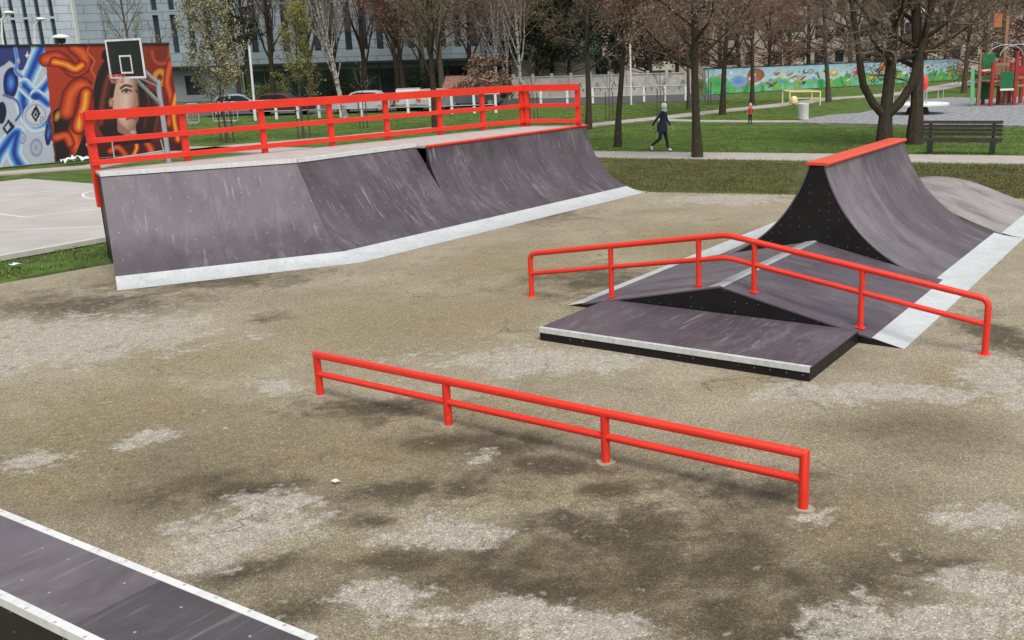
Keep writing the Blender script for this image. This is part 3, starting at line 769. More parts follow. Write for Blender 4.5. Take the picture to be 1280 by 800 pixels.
# ------------------------------------------------------------------ murals
def lerpc(a, b, t): return tuple(a[i]+(b[i]-a[i])*t for i in range(3))
def pal(t, st):
    if t <= st[0][0]: return st[0][1]
    for i in range(1, len(st)):
        if t <= st[i][0]: return lerpc(st[i-1][1], st[i][1], (t-st[i-1][0])/(st[i][0]-st[i-1][0]))
    return st[-1][1]
def segd(x, y, pts):
    b = 1e9
    for i in range(len(pts)-1):
        ax_, ay, bx_, by = *pts[i], *pts[i+1]; dx, dy = bx_-ax_, by-ay; q = dx*dx+dy*dy
        t = max(0, min(1, ((x-ax_)*dx+(y-ay)*dy)/q)) if q else 0
        d_ = (x-ax_-t*dx)**2+(y-ay-t*dy)**2
        if d_ < b: b = d_
    return sqrt(b)
def spline(pts, k=5):
    out = []
    for i in range(len(pts)-1):
        p0 = pts[max(0, i-1)]; p1 = pts[i]; p2 = pts[i+1]; p3 = pts[min(len(pts)-1, i+2)]
        for j in range(k):
            t = j/k; out.append(tuple(.5*((2*p1[a])+(-p0[a]+p2[a])*t+(2*p0[a]-5*p1[a]+4*p2[a]-p3[a])*t*t+(-p0[a]+3*p1[a]-3*p2[a]+p3[a])*t**3) for a in (0, 1)))
    out.append(pts[-1]); return out
class Paint:
    def __init__(s): s.sh = []
    def ell(s, cx, cy, rx, ry, st, rot=0):
        c, q = cos(rot), sin(rot); R = max(rx, ry)
        def f(x, y, col):
            dx, dy = x-cx, y-cy
            u, v = (dx*c+dy*q)/rx, (-dx*q+dy*c)/ry; t = sqrt(u*u+v*v)
            if t > 1: return col
            k = pal(t, st); return lerpc(col, k, min(1, (1-t)*14))
        s.sh.append((cx-R, cx+R, cy-R, cy+R, f))
    def stroke(s, pts, wd, st, sm=True):
        P = spline(pts) if sm else pts; xs = [p[0] for p in P]; ys = [p[1] for p in P]
        def f(x, y, col):
            t = segd(x, y, P)/wd
            if t > 1: return col
            return lerpc(col, pal(t, st), min(1, (1-t)*8))
        s.sh.append((min(xs)-wd, max(xs)+wd, min(ys)-wd, max(ys)+wd, f))
    def poly(s, pts, color, grad=None):
        xs = [p[0] for p in pts]; ys = [p[1] for p in pts]
        def f(x, y, col):
            ins = False; j = len(pts)-1
            for i in range(len(pts)):
                if (pts[i][1] > y) != (pts[j][1] > y) and x < (pts[j][0]-pts[i][0])*(y-pts[i][1])/(pts[j][1]-pts[i][1])+pts[i][0]: ins = not ins
                j = i
            if not ins: return col
            return grad(x, y) if grad else color
        s.sh.append((min(xs), max(xs), min(ys), max(ys), f))
    def at(s, x, y, col):
        for x0, x1, y0, y1, f in s.sh:
            if x0 <= x <= x1 and y0 <= y <= y1: col = f(x, y, col)
        return col
def srgb(r, g, b): return tuple(((c/255+.055)/1.055)**2.4 if c > 10 else c/3300 for c in (r, g, b))
def paint_wall(name, base0, base1, height, thick, nx, ny, func, parent, mat, z0=.02):
    """painted front skin of a wall, 3 mm proud of its core"""
    d_ = (base1-base0); L = d_.length; u = d_.normalized(); nr = V((u.y, -u.x, 0)); nr = nr if nr.y < 0 else -nr
    vs, fs, cs = [], [], []
    o0 = wloc(parent)
    for j in range(ny+1):
        for i in range(nx+1):
            vs.append(base0+u*(L*i/nx)+Z*(z0+(height-z0)*j/ny)+nr*.004-o0); cs.append(func(i/nx, 1-j/ny))
    for j in range(ny):
        for i in range(nx): a_ = j*(nx+1)+i; fs.append((a_, a_+1, a_+nx+2, a_+nx+1))
    me = bpy.data.meshes.new(name); me.from_pydata([tuple(v) for v in vs], [], fs)
    at = me.color_attributes.new('paint', 'FLOAT_COLOR', 'POINT'); at.data.foreach_set('color', [q for c in cs for q in (*c, 1.0)])
    me.materials.append(mat); o = bpy.data.objects.new(name, me); COL.objects.link(o); o.parent = parent; WL[o.name] = o0; return o
MURAL = attr_mat('mural_paint', rough=.7, grain=.14)

mA, mB = G(0,209.5), G(229,188); mu = (mB-mA).normalized(); mL = mA-mu*3.5
mw = thing('mural_wall', (mL+mB)/2, 'tall wall painted with blue swirls and a woman\'s face among orange flames', 'mural wall')
MH = 4.38; back = V((-mu.y, mu.x, 0)); back = back if back.y > 0 else -back
MB().box((mL+mB)/2+back*.14+Z*MH/2, ((mB-mL).length, .28, MH), (mu, back, Z)).build('wall', M['concrete'], mw)
MB().box((mL+mB)/2+back*.14+Z*(MH+.035), ((mB-mL).length+.06, .36, .07), (mu, back, Z)).build('coping', M['dark'], mw)
P = Paint()
# blue half
P.poly([(-700,200),(110,200),(130,330),(70,350),(20,300),(-60,360),(-200,250),(-700,300)], srgb(52,60,130))
blue = [(0, srgb(20,50,150)), (.22, srgb(40,100,200)), (.5, srgb(110,180,240)), (.75, srgb(215,235,250)), (.9, srgb(235,240,245)), (1, srgb(150,170,200))]
P.stroke([(175,225),(150,290),(115,380),(90,470),(105,560),(150,620),(200,600)], 42, blue)
P.stroke([(90,420),(150,470),(215,400)], 36, blue); P.stroke([(150,470),(210,520)], 30, blue)
P.stroke([(-30,830),(20,720),(70,660),(60,770),(105,850)], 38, blue)
P.stroke([(-250,700),(-150,600),(-100,480),(-190,380)], 60, blue)
P.ell(150,480,26,20,[(0,srgb(10,20,80)),(1,srgb(40,90,190))])
P.ell(30,410,36,82,[(0,srgb(120,170,230)),(.3,srgb(60,120,220)),(.6,srgb(20,40,120)),(1,srgb(25,25,60))])
P.ell(-5,560,22,60,[(0,srgb(20,20,40)),(1,srgb(20,30,70))])
P.ell(150,572,60,66,[(0,srgb(235,238,240)),(.7,srgb(205,212,225)),(.8,srgb(150,160,180)),(.9,srgb(220,225,232)),(1,srgb(170,180,200))])
P.poly([(150,520),(176,568),(152,610),(128,570)], srgb(22,22,42)); P.poly([(151,548),(164,572),(152,592),(140,572)], srgb(190,200,220)); P.ell(152,572,6,10,[(0,srgb(20,20,40)),(1,srgb(30,30,60))])
P.poly([(28,590),(58,632),(26,672),(2,640)], srgb(25,28,55)); P.poly([(28,612),(38,634),(26,655),(14,636)], srgb(200,210,235))
P.poly([(103,255),(107,272),(116,276),(107,281),(103,298),(99,281),(90,276),(99,272)], srgb(245,245,250))
P.ell(214,668,17,64,[(0,srgb(90,140,220)),(.5,srgb(30,50,130)),(1,srgb(15,20,60))])
P.stroke([(45,240),(55,300),(50,350),(80,380)], 9, [(0,srgb(60,120,210)),(1,srgb(150,190,235))])
for (cx_, cy_, rx_, ry_) in ((60,300,10,16),(75,420,8,14),(180,600,9,22),(95,690,14,34),(-60,480,18,40),(160,740,30,50)):
    P.ell(cx_, cy_, rx_, ry_, [(0,srgb(150,160,190)),(.5,srgb(190,200,220)),(1,srgb(120,135,170))])
P.stroke([(0,470),(60,500),(80,560),(60,600)], 7, [(0,srgb(40,60,130)),(1,srgb(150,170,210))]); P.stroke([(230,560),(215,600),(235,660)], 10, [(0,srgb(20,24,60)),(1,srgb(90,110,170))])
# orange half
base_o = [(0, srgb(190,62,28)), (1, srgb(92,30,20))]
def og(x, y): 
    t = max(0, min(1, (x-200)/650*.75+max(0, (y-480))/600)); return pal(t, base_o)
P.poly([(180,200),(1000,200),(1000,900),(258,900)], None, og)
P.poly([(232,560),(330,470),(340,620),(300,900),(262,900)], srgb(28,14,12))
flame = [(0, srgb(250,205,60)), (.2, srgb(248,150,40)), (.5, srgb(228,70,25)), (.74, srgb(170,30,18)), (.86, srgb(60,14,12)), (1, srgb(110,32,20))]
flame_lo = [(0, srgb(240,110,45)), (.5, srgb(205,60,28)), (.78, srgb(130,30,20)), (1, srgb(70,18,14))]
P.stroke([(190,300),(245,290),(290,320),(335,358),(385,330),(378,280),(330,240)], 38, flame_lo)
P.stroke([(230,310),(285,322),(335,348),(372,330)], 26, flame)
P.stroke([(300,560),(320,470),(360,430),(402,455),(395,540),(365,610),(345,680),(365,770)], 46, flame_lo)
P.stroke([(395,470),(385,540),(365,600),(360,640)], 38, flame)
P.stroke([(250,690),(300,680),(320,720)], 26, flame_lo)
P.ell(255,580,16,32,[(0,srgb(230,180,70)),(1,srgb(90,50,20))], .3)
P.stroke([(405,240),(400,270),(435,310),(420,350),(440,390),(430,440)], 7, [(0,srgb(230,110,60)),(1,srgb(170,50,30))])
P.poly([(380,690),(440,640),(480,900),(300,900)], srgb(24,12,12)); P.ell(405,725,9,12,[(0,srgb(235,225,215)),(1,srgb(200,150,130))])
P.poly([(460,690),(900,720),(920,900),(440,900)], srgb(70,24,18))
P.stroke([(650,700),(660,740),(640,790)], 16, flame); P.stroke([(520,760),(560,740),(600,780)], 20, flame_lo); P.stroke([(700,700),(740,760),(720,800)], 24, flame_lo)
hair = [(0, srgb(58,29,24)), (.6, srgb(40,20,18)), (1, srgb(16,9,9))]
P.ell(505,285,36,32,[(0,srgb(14,10,12)),(1,srgb(24,14,14))])
P.ell(575,480,150,225,hair); P.ell(510,540,62,170,hair); P.ell(715,570,82,130,hair)
P.stroke([(560,310),(510,390),(480,500),(470,620)], 20, [(0,srgb(130,60,42)),(1,srgb(56,27,22))]); P.stroke([(740,470),(775,560),(760,660)], 16, [(0,srgb(120,52,36)),(1,srgb(50,24,20))]); P.stroke([(700,430),(725,520),(700,640)], 12, [(0,srgb(92,42,32)),(1,srgb(40,20,18))])
P.poly([(555,590),(650,610),(660,680),(560,690)], srgb(168,122,102))
def skin(x, y):
    t = max(0, min(1, (x-560)/105)); c = pal(t, [(0, srgb(222,184,164)), (.4, srgb(238,206,188)), (.72, srgb(206,160,138)), (1, srgb(120,76,62))])
    return lerpc(c, srgb(150,100,84), max(0, min(.7, (y-590)/90)))
P.poly([(526,520),(530,450),(545,390),(585,365),(640,372),(664,410),(668,470),(676,500),(672,560),(668,600),(655,632),(628,654),(602,648),(572,618),(548,580),(534,555)], None, skin)
P.stroke([(560,360),(536,420),(524,480)], 15, [(0,srgb(30,15,14)),(.7,srgb(44,24,20)),(1,srgb(120,80,66))])
P.ell(522,515,14,24,[(0,srgb(214,170,150)),(1,srgb(160,105,88))])
P.stroke([(572,446),(596,434),(630,440)], 7, [(0,srgb(46,28,24)),(1,srgb(150,106,90))])
P.ell(603,462,30,15,[(0,srgb(150,108,96)),(1,srgb(214,174,154))]); P.ell(603,463,20,9,[(0,srgb(18,13,15)),(.45,srgb(36,26,28)),(.55,srgb(225,212,205)),(1,srgb(190,160,146))])
P.stroke([(578,462),(602,452),(630,462)], 4.5, [(0,srgb(22,14,14)),(1,srgb(70,44,38))]); P.ell(660,462,12,7,[(0,srgb(24,16,16)),(1,srgb(110,74,62))])
P.stroke([(648,470),(662,520),(650,538)], 6, [(0,srgb(168,118,100)),(1,srgb(206,160,138))]); P.stroke([(630,545),(650,545)], 5, [(0,srgb(130,84,70)),(1,srgb(190,142,122))])
P.stroke([(608,598),(634,592),(660,600)], 9, [(0,srgb(140,66,62)),(.6,srgb(170,92,86)),(1,srgb(206,150,132))])
P.poly([(470,655),(560,662),(620,690),(760,665),(730,720),(540,730)], srgb(22,18,26))
P.ell(640,664,16,9,[(0,srgb(225,205,200)),(1,srgb(180,150,145))])
P.ell(788,398,44,48,[(0,srgb(60,30,16)),(.3,srgb(150,80,24)),(.45,srgb(236,160,50)),(.85,srgb(225,130,40)),(1,srgb(120,56,24))])
P.stroke([(745,270),(755,310),(790,330),(835,318),(850,250)], 14, [(0,srgb(200,84,52)),(1,srgb(120,40,28))])
P.stroke([(850,330),(830,420),(855,520),(840,620)], 26, flame_lo); P.stroke([(880,480),(862,560),(885,700)], 24, flame)
TL, TR, BL_, BR = (-126,228), (842,240), (0,838), (916,752)
LF = (mB-mL).length; fA = 3.5/LF
def mural_left(u, v):
    q = (u-fA)/(1-fA)
    x = (TL[0]+(TR[0]-TL[0])*q)*(1-v)+(BL_[0]+(BR[0]-BL_[0])*q)*v; y = (TL[1]+(TR[1]-TL[1])*q)*(1-v)+(BL_[1]+(BR[1]-BL_[1])*q)*v
    nv = mnoise.noise(V((x*.02, y*.02, 0))); 
    return P.at(x+nv*3, y+mnoise.noise(V((x*.02, y*.02, 5)))*3, srgb(198,206,222))
paint_wall('painted_front', mL, mB, MH, .0, 400, 150, mural_left, mw, MURAL)

rA, rB = G(882,118.5), G(1197,99.5); ru = (rB-rA).normalized()
rw = thing('mural_wall', (rA+rB)/2, 'long low wall painted with a bright meadow and flowers behind the play area', 'mural wall')
RH = 2.02; rback = V((-ru.y, ru.x, 0)); rback = rback if rback.y > 0 else -rback
MB().box((rA+rB)/2+rback*.13+Z*RH/2, ((rB-rA).length, .25, RH), (ru, rback, Z)).build('wall', M['concrete'], rw)
MB().box((rA+rB)/2+rback*.13+Z*(RH+.03), ((rB-rA).length+.05, .32, .06), (ru, rback, Z)).build('coping', M['dark'], rw)
Q = Paint()      # coordinates: x 0..100 along, y 0..12 down
for i in range(46):
    random.seed(100+i); x = random.uniform(0, 100); Q.stroke([(x, 12), (x+random.uniform(-2,2), random.uniform(6,9))], random.uniform(.5,1.6), [(0, random.choice([srgb(60,190,110), srgb(120,200,90), srgb(40,150,90), srgb(170,200,70)])), (1, srgb(80,190,120))], False)
Q.ell(17,4,3.2,3.6,[(0,srgb(150,70,40)),(.5,srgb(190,110,60)),(.8,srgb(150,80,60)),(1,srgb(120,150,170))]); Q.ell(15.5,6,2.2,2.5,[(0,srgb(230,150,130)),(1,srgb(180,110,110))])
Q.ell(4,7,4,4,[(0,srgb(70,170,80)),(1,srgb(110,200,130))]); Q.ell(11,6.5,3,3,[(0,srgb(90,150,220)),(1,srgb(150,190,230))])
for x, y, r, c1, c2 in ((29,4,1.5,srgb(190,180,120),srgb(210,200,190)),(33,6.5,1.5,srgb(230,190,190),srgb(200,160,170)),(37,3.5,1.4,srgb(190,200,215),srgb(150,170,160)),(46,5,1.9,srgb(170,120,50),srgb(235,205,80)),(55,4.5,2.0,srgb(190,60,100),srgb(225,110,155)),(66,3,2.2,srgb(235,110,70),srgb(240,150,90)),(70,6.5,2,srgb(235,190,110),srgb(170,120,70)),(58,9,2,srgb(220,200,100),srgb(170,190,110)),(76,4,2.2,srgb(230,240,250),srgb(180,210,230)),(62,8,1.8,srgb(240,225,120),srgb(190,195,110))):
    for q_ in range(7):
        a_ = q_*2*pi/7+x; Q.ell(x+cos(a_)*r*.55, y+sin(a_)*r*.62, r*.42, r*.5, [(0, c2), (.7, c2), (1, lerpc(c2, c1, .6))])
    Q.ell(x, y, r*.4, r*.45, [(0, c1), (1, c1)])
for i in range(60):
    random.seed(700+i); x = random.uniform(0, 100); y = random.uniform(2, 11); r = random.uniform(.35, .9); c1 = random.choice([srgb(235,225,120), srgb(230,140,160), srgb(240,245,250), srgb(110,170,220), srgb(90,180,120), srgb(200,120,80), srgb(150,210,190)])
    Q.ell(x, y, r, r*1.1, [(0, c1), (.7, c1), (1, lerpc(c1, srgb(120,160,140), .5))])
for i in range(34):
    random.seed(300+i); x = random.uniform(20, 100); y = random.uniform(3, 9); Q.stroke([(x, y), (x+random.uniform(-1.5,1.5), y+random.uniform(-1.6,1.6)), (x+random.uniform(-2,2), y+random.uniform(-2,2))], random.uniform(.18,.4), [(0, srgb(40,60,50)), (1, srgb(90,110,90))])
for i in range(5):
    Q.stroke([(80+i*4, 4), (81.5+i*4, 2.4), (83+i*4, 4.2), (81.6+i*4, 5.6), (80.6+i*4, 4.4)], .45, [(0, srgb(225,235,235)), (1, srgb(150,175,185))])
def mural_right(u, v):
    x, y = u*100, v*12; hill = 7.6+1.1*sin(u*17)+.7*sin(u*41+1)
    c = pal(v, [(0, srgb(165,208,228)), (.6, srgb(210,230,236))]) if y < hill else pal((y-hill)/4, [(0, srgb(165,205,125)), (.35, srgb(110,195,140)), (1, srgb(130,215,175))])
    if u > .77: c = lerpc(c, srgb(110,150,165), .55 if y < 6 else .2)
    nv = mnoise.noise(V((x*.5, y*.5, 3))); c = tuple(k*(1+.22*nv) for k in c)
    return Q.at(x+nv*.4, y+nv*.4, c)
paint_wall('painted_front', rA, rB, RH, .0, 420, 34, mural_right, rw, MURAL)
random.seed(11)

# ------------------------------------------------------------------ basketball hoop
pc = AT(157.5,73.5,30.4); pole = AT(204,150,31.6); pole.z = 0
hp = thing('basketball_hoop', pole, 'basketball hoop with black white-edged backboard on a grey steel post', 'basketball hoop')
MB().tube([pole, pole+Z*3.1], .075, 12).build('post', M['grey_steel'], hp, smooth='auto')
MB().box(pc, (1.72,.04,1.10), (e,n,Z)).build('backboard', M['backboard'], hp)
mb = MB()
for zz in (-.54, .54): mb.box(pc+Z*zz-n*.024, (1.76,.03,.06), (e,n,Z))
for xx in (-.85, .85): mb.box(pc+e*xx-n*.024, (.06,.03,1.02), (e,n,Z))
for zz in (-.40, .08): mb.box(pc+Z*zz-n*.024, (.59,.012,.05), (e,n,Z))
for xx in (-.27, .27): mb.box(pc+e*xx-Z*.16-n*.024, (.05,.012,.43), (e,n,Z))
mb.build('board_lines', M['white'], hp)
rc = pc-Z*.46-n*.38
MB().tube([rc+(e*cos(a_)+n*sin(a_))*.23 for a_ in [2*pi*i/20 for i in range(21)]], .012, 6).build('rim', M['red'], hp)
mb = MB()
for i in range(12):
    a0_, a1_ = 2*pi*i/12, 2*pi*(i+.5)/12
    for s_ in (1, -1):
        mb.tube([rc+(e*cos(a0_)+n*sin(a0_))*.23, rc+(e*cos(a0_+s_*.26)+n*sin(a0_+s_*.26))*.19-Z*.12, rc+(e*cos(a0_)+n*sin(a0_))*.15-Z*.24], .006, 4)
mb.build('net', M['net'], hp)
bk = pc+n*.03
mb = MB(); mb.bar(pole+Z*3.0, bk+Z*.1, .08, .10); mb.bar(pole+Z*2.35, bk-Z*.45+e*.1, .07, .09); mb.bar(pole+Z*2.9-e*.02, bk-Z*.35-e*.2, .05, .05); mb.build('arm', M['grey_steel'], hp)

# ------------------------------------------------------------------ crumpled sheet and small barrier at the mural, litter
c = G(98,203); mb = MB(); random.seed(5); vs = []
NXc, NYc = 9, 6
for j in range(NYc+1):
    for i in range(NXc+1):
        vs.append(c+mu*(i/NXc-.5)*1.15+back*(j/NYc-.5)*.4+Z*(.04+.34*abs(sin(i*1.9+j*.7))*(.4+.6*random.random())*(1-abs(i/NXc-.5))))
mb.idx(vs, [(j*(NXc+1)+i, j*(NXc+1)+i+1, (j+1)*(NXc+1)+i+1, (j+1)*(NXc+1)+i) for j in range(NYc) for i in range(NXc)])
o = mb.build('plastic_sheet', M['foil'], None, loc=c); o.modifiers.new('t', 'SOLIDIFY').thickness = .02
tag(o, 'crumpled white plastic sheet lying at the foot of the orange mural', 'litter')
bp = G(168,200); mb = MB()
mb.tube(bend([bp-mu*.75, bp-mu*.75+Z*.85, bp-mu*.1+Z*.95], .2), .025, 8); mb.tube([bp-mu*.8+Z*.12, bp+mu*1.3+Z*.25], .03, 8); mb.tube([bp+mu*1.25, bp+mu*1.15+Z*.7], .025, 8)
tag(mb.build('tube_barrier', M['grey_steel'], None, loc=bp), 'low bent grey tube barrier in front of the painted face', 'barrier')
for (px, py, r, lab) in ((19,332,.13,'white scrap of paper on the grass left of the ramp'), (419,605,.032,'small white scrap lying on the asphalt left of the straight rail')):
    c = G(px, py); ring = [c+V((cos(a_)*r*random.uniform(.6,1.3), sin(a_)*r*random.uniform(.4,.8), .02+random.uniform(0,.03))) for a_ in [2*pi*i/9 for i in range(9)]]
    mb = MB(); mb.face(ring); o = mb.build('paper_scrap', M['foil'], None, loc=c); o.modifiers.new('t', 'SOLIDIFY').thickness = .004; tag(o, lab, 'litter')

# ------------------------------------------------------------------ people
def person(root, J, E_, zones, mats):
    names = list(J); me = bpy.data.meshes.new('body'); me.from_pydata([tuple(J[k][0]) for k in names], [(names.index(a), names.index(b)) for a, b in E_], [])
    o = bpy.data.objects.new('body', me); COL.objects.link(o)
    md = o.modifiers.new('s', 'SKIN'); sk = me.skin_vertices[0].data
    for i, k in enumerate(names):
        r = J[k][1]; sk[i].radius = (r, r) if not hasattr(r, '__len__') else r; sk[i].use_root = (k == 'pelvis')
    ss = o.modifiers.new('d', 'SUBSURF'); ss.levels = 2; ss.render_levels = 2
    dg = bpy.context.evaluated_depsgraph_get(); nm = bpy.data.meshes.new_from_object(o.evaluated_get(dg)); bpy.data.objects.remove(o)
    nm.name = 'body'; o = bpy.data.objects.new('body', nm); COL.objects.link(o); o.parent = root
    for m_ in mats: nm.materials.append(m_)
    seg = [(J[a][0], J[b][0], zones.get((a, b), zones.get(b, 0))) for a, b in E_]
    for p in nm.polygons:
        best = (1e9, 0)
        for a, b, z_ in seg:
            ab = V(b)-V(a); t = max(0, min(1, (V(p.center)-V(a)).dot(ab)/ab.length_squared)); d_ = (V(p.center)-V(a)-ab*t).length
            if d_ < best[0]: best = (d_, z_)
        p.material_index = best[1]; p.use_smooth = True
    return o
def hand(J, E_, zones, wrist, palm, dirv, side, s=1.0, z=1):
    d_ = V(dirv).normalized(); sd_ = V(side).normalized()
    J[palm] = (V(J[wrist][0])+d_*.07*s, (.032*s,.016*s)); E_.append((wrist, palm)); zones[palm] = z
    for k in range(4):
        a = palm+'f%d' % k; L = (.075,.085,.08,.062)[k]*s; off_ = sd_*((k-1.5)*.019*s)
        p1 = V(J[palm][0])+off_+d_*.035*s; p2 = p1+d_*L*.6+V((0,0,-.006)); p3 = p2+d_*L*.4+V((.01,0,.0))
        J[a+'a'] = (p1, .0088*s); J[a+'b'] = (p2, .0082*s); J[a+'c'] = (p3, .007*s)
        E_ += [(palm, a+'a'), (a+'a', a+'b'), (a+'b', a+'c')]
        for q in 'abc': zones[a+q] = z
    J[palm+'t'] = (V(J[wrist][0])+d_*.045*s+sd_*.045*s, .010*s); J[palm+'u'] = (V(J[wrist][0])+d_*.08*s+sd_*.062*s, .0085*s)
    E_ += [(wrist, palm+'t'), (palm+'t', palm+'u')]; zones[palm+'t'] = zones[palm+'u'] = z
def make_person(root, pose, mats, long_jacket=.0, s=1.0):
    """mats: 0 jacket 1 skin 2 trousers 3 shoes; +x is forward, +y is left"""
    J = {k: (V(v[0])*s, tuple(q*s for q in v[1]) if hasattr(v[1], '__len__') else v[1]*s) for k, v in pose.items()}
    E_ = [('pelvis','waist'),('waist','chest'),('chest','collar'),('collar','neck'),('neck','jaw'),('jaw','skull'),('skull','crown'),('jaw','nose')]
    zones = {'waist':0,'chest':0,'collar':0,'neck':1,'jaw':1,'skull':1,'crown':1,'nose':1}
    for q in 'LR':
        E_ += [('collar','sh'+q),('sh'+q,'el'+q),('el'+q,'wr'+q),('pelvis','hip'+q),('hip'+q,'kn'+q),('kn'+q,'an'+q),('an'+q,'to'+q)]
        zones.update({'sh'+q:0,'el'+q:0,'wr'+q:0,'hip'+q:0,'kn'+q:2,'an'+q:2,'to'+q:3})
        d_ = V(J['wr'+q][0])-V(J['el'+q][0]); hand(J, E_, zones, 'wr'+q, 'palm'+q, d_, (1, 0, .3), s)
    return person(root, J, E_, zones, mats)
walk = dict(pelvis=((0,0,.90),(.15,.125)), waist=((.02,0,1.06),(.15,.12)), chest=((.05,0,1.27),(.165,.125)), collar=((.06,0,1.42),(.10,.09)), neck=((.075,0,1.48),.055),
    jaw=((.105,0,1.535),(.062,.068)), skull=((.10,0,1.62),(.082,.095)), crown=((.09,0,1.68),(.06,.065)), nose=((.195,0,1.575),.013),
    shL=((.07,.17,1.39),.062), elL=((.10,.25,1.12),.050), wrL=((.27,.22,.93),.034), shR=((.04,-.17,1.39),.062), elR=((-.16,-.24,1.15),.050), wrR=((-.30,-.22,.94),.034),
    hipL=((.02,.09,.86),.10), knL=((.13,.09,.48),.066), anL=((.20,.09,.09),.046), toL=((.34,.09,.045),.040),
    hipR=((-.01,-.09,.86),.10), knR=((-.05,-.09,.47),.066), anR=((-.40,-.09,.22),.046), toR=((-.36,-.09,.06),.038))
fp = G(828,189.5); hd = atan2(d.y, d.x)
pr_ = thing('person', fp, 'person in dark navy jacket and white hat walking along the footpath', 'person', rz=hd); WL['person'] = V((0,0,0))
make_person(pr_, walk, [M['navy'], M['skin'], M['trouser'], M['shoe']], s=.985)
def local_part(mb, name, mat, root, smooth='auto'):
    o = mb.build(name, mat, None, smooth=smooth); o.parent = root; return o
local_part(MB().lathe([(.098,-.035),(.108,0),(.106,.05),(.085,.10),(.05,.125),(.02,.135)], (.085,0,1.60), 14), 'hat', M['hat_white'], pr_)
local_part(MB().lathe([(.085,-.06),(.105,-.03),(.105,.02),(.085,.05)], (.088,0,1.475), 14), 'scarf', M['scarf'], pr_)
local_part(MB().lathe([(.20,-.22),(.195,-.1),(.18,.05),(.165,.12)], (.0,0,.92), 16, (V((1,0,0)), V((0,.86,0)), Z)), 'jacket_hem', M['navy'], pr_)
child = {k: (V(v[0]), v[1]) for k, v in walk.items()}
child.update(knL=((.03,.09,.48),.07), anL=((.02,.10,.09),.05), toL=((.15,.12,.045),.042), knR=((.02,-.09,.47),.07), anR=((-.08,-.10,.10),.05), toR=((.04,-.12,.045),.042),
    elL=((.03,.30,1.16),.055), wrL=((.12,.32,.96),.04), elR=((.03,-.30,1.16),.055), wrR=((.12,-.32,.96),.04), skull=((.07,0,1.66),(.11,.12)), crown=((.06,0,1.76),(.08,.085)), jaw=((.085,0,1.55),(.085,.09)), nose=((.20,0,1.60),.016))
cpp = G(937.5,155.2)
ch = thing('person', cpp, 'small child in pink hat and red jacket standing on the grass', 'person', rz=radians(-75)); WL[ch.name] = V((0,0,0))
make_person(ch, child, [M['jacket_red'], M['skin'], M['trouser'], M['dark']], s=.53)
local_part(MB().lathe([(.068,-.02),(.075,.01),(.070,.05),(.05,.08),(.015,.095)], (.03,0,.895), 14), 'hat', M['pink'], ch)
local_part(MB().lathe([(.022,-.02),(.03,0),(.02,.022)], (.03,0,1.00), 10), 'pompom', M['pink'], ch)

# ------------------------------------------------------------------ bench
b0x, b1x = G(1161.5,190.5), G(1240,191.5); bu = (b1x-b0x).normalized(); bv = V((-bu.y, bu.x, 0))
bc = (b0x+b1x)/2; be = thing('park_bench', bc, 'brown slatted wooden park bench seen from behind beside the footpath', 'bench')
BW = (b1x-b0x).length+.55; bax = (bu, bv, Z)
mb = MB()
for z_, y_ in ((1.00,-.10),(.87,-.065),(.74,-.03),(.61,.0)): mb.box(bc+bv*y_+Z*z_, (BW,.035,.105), bax)
mb.build('backrest', M['wood_bench'], be, bevel=.006)
mb = MB()
for k_ in range(4): mb.box(bc+bv*(.07+k_*.115)+Z*.44, (BW,.10,.045), bax)
mb.box(bc+bv*.0+Z*.42, (BW,.045,.15), bax); mb.build('seat', M['wood_bench'], be, bevel=.006)
for q in (b0x, b1x):
    mb = MB(); mb.box(q+bv*.02+Z*.2, (.17,.10,.40), bax); mb.box(q+bv*.40+Z*.2, (.12,.08,.40), bax); mb.box(q+bv*.2+Z*.37, (.10,.42,.06), bax); mb.build('leg', M['dark'], be)
    MB().bar(q+bv*.06+Z*.40, q-bv*.06+Z*1.04, .09, .03).build('back_support', M['dark'], be)

# ------------------------------------------------------------------ bin, yellow frame, roundabout, play tower
bn_ = G(1004,149); o = thing('litter_bin', bn_, 'white cylindrical litter bin on the grass beside the grey gravel', 'bin')
kk = 3.5/ (bn_.y/1233)/1.0
MB().lathe([(.25,.0),(.27,.04),(.27,.70),(.285,.72),(.285,.78),(.25,.78),(.25,.70)], bn_, 18).build('body', M['white'], o, smooth='auto')
MB().lathe([(.29,.0),(.29,.03)], bn_, 18).build('base', M['concrete'], o)
ya, yb = G(987,131.5), G(1025,131.5); yv = V((0,1,0)); yu = (yb-ya).normalized(); o = thing('climbing_frame', (ya+yb)/2, 'cream yellow tubular frame on the lawn before the flower mural', 'play frame')
hh = .82; 
MB().tube(bend([ya, ya+Z*hh, yb+Z*hh, yb], .08), .045, 8).build('front_frame', M['cream'], o)
MB().tube(bend([ya+yv*2.4, ya+yv*2.4+Z*hh, yb+yv*2.4+Z*hh, yb+yv*2.4], .08), .045, 8).build('rear_frame', M['cream'], o)
for q in (ya, yb): MB().tube([q+Z*hh, q+yv*2.4+Z*hh], .04, 8).build('side_bar', M['cream'], o)
MB().tube([ya+Z*.42, yb+Z*.42], .035, 8).build('middle_bar', M['cream'], o)
MB().lathe([(.06,0),(.22,.10),(.25,.30),(.18,.48),(.05,.55)], (ya+yb)/2-yu*.7+Z*.02, 14).build('spring_seat', M['cream'], o, smooth='auto')

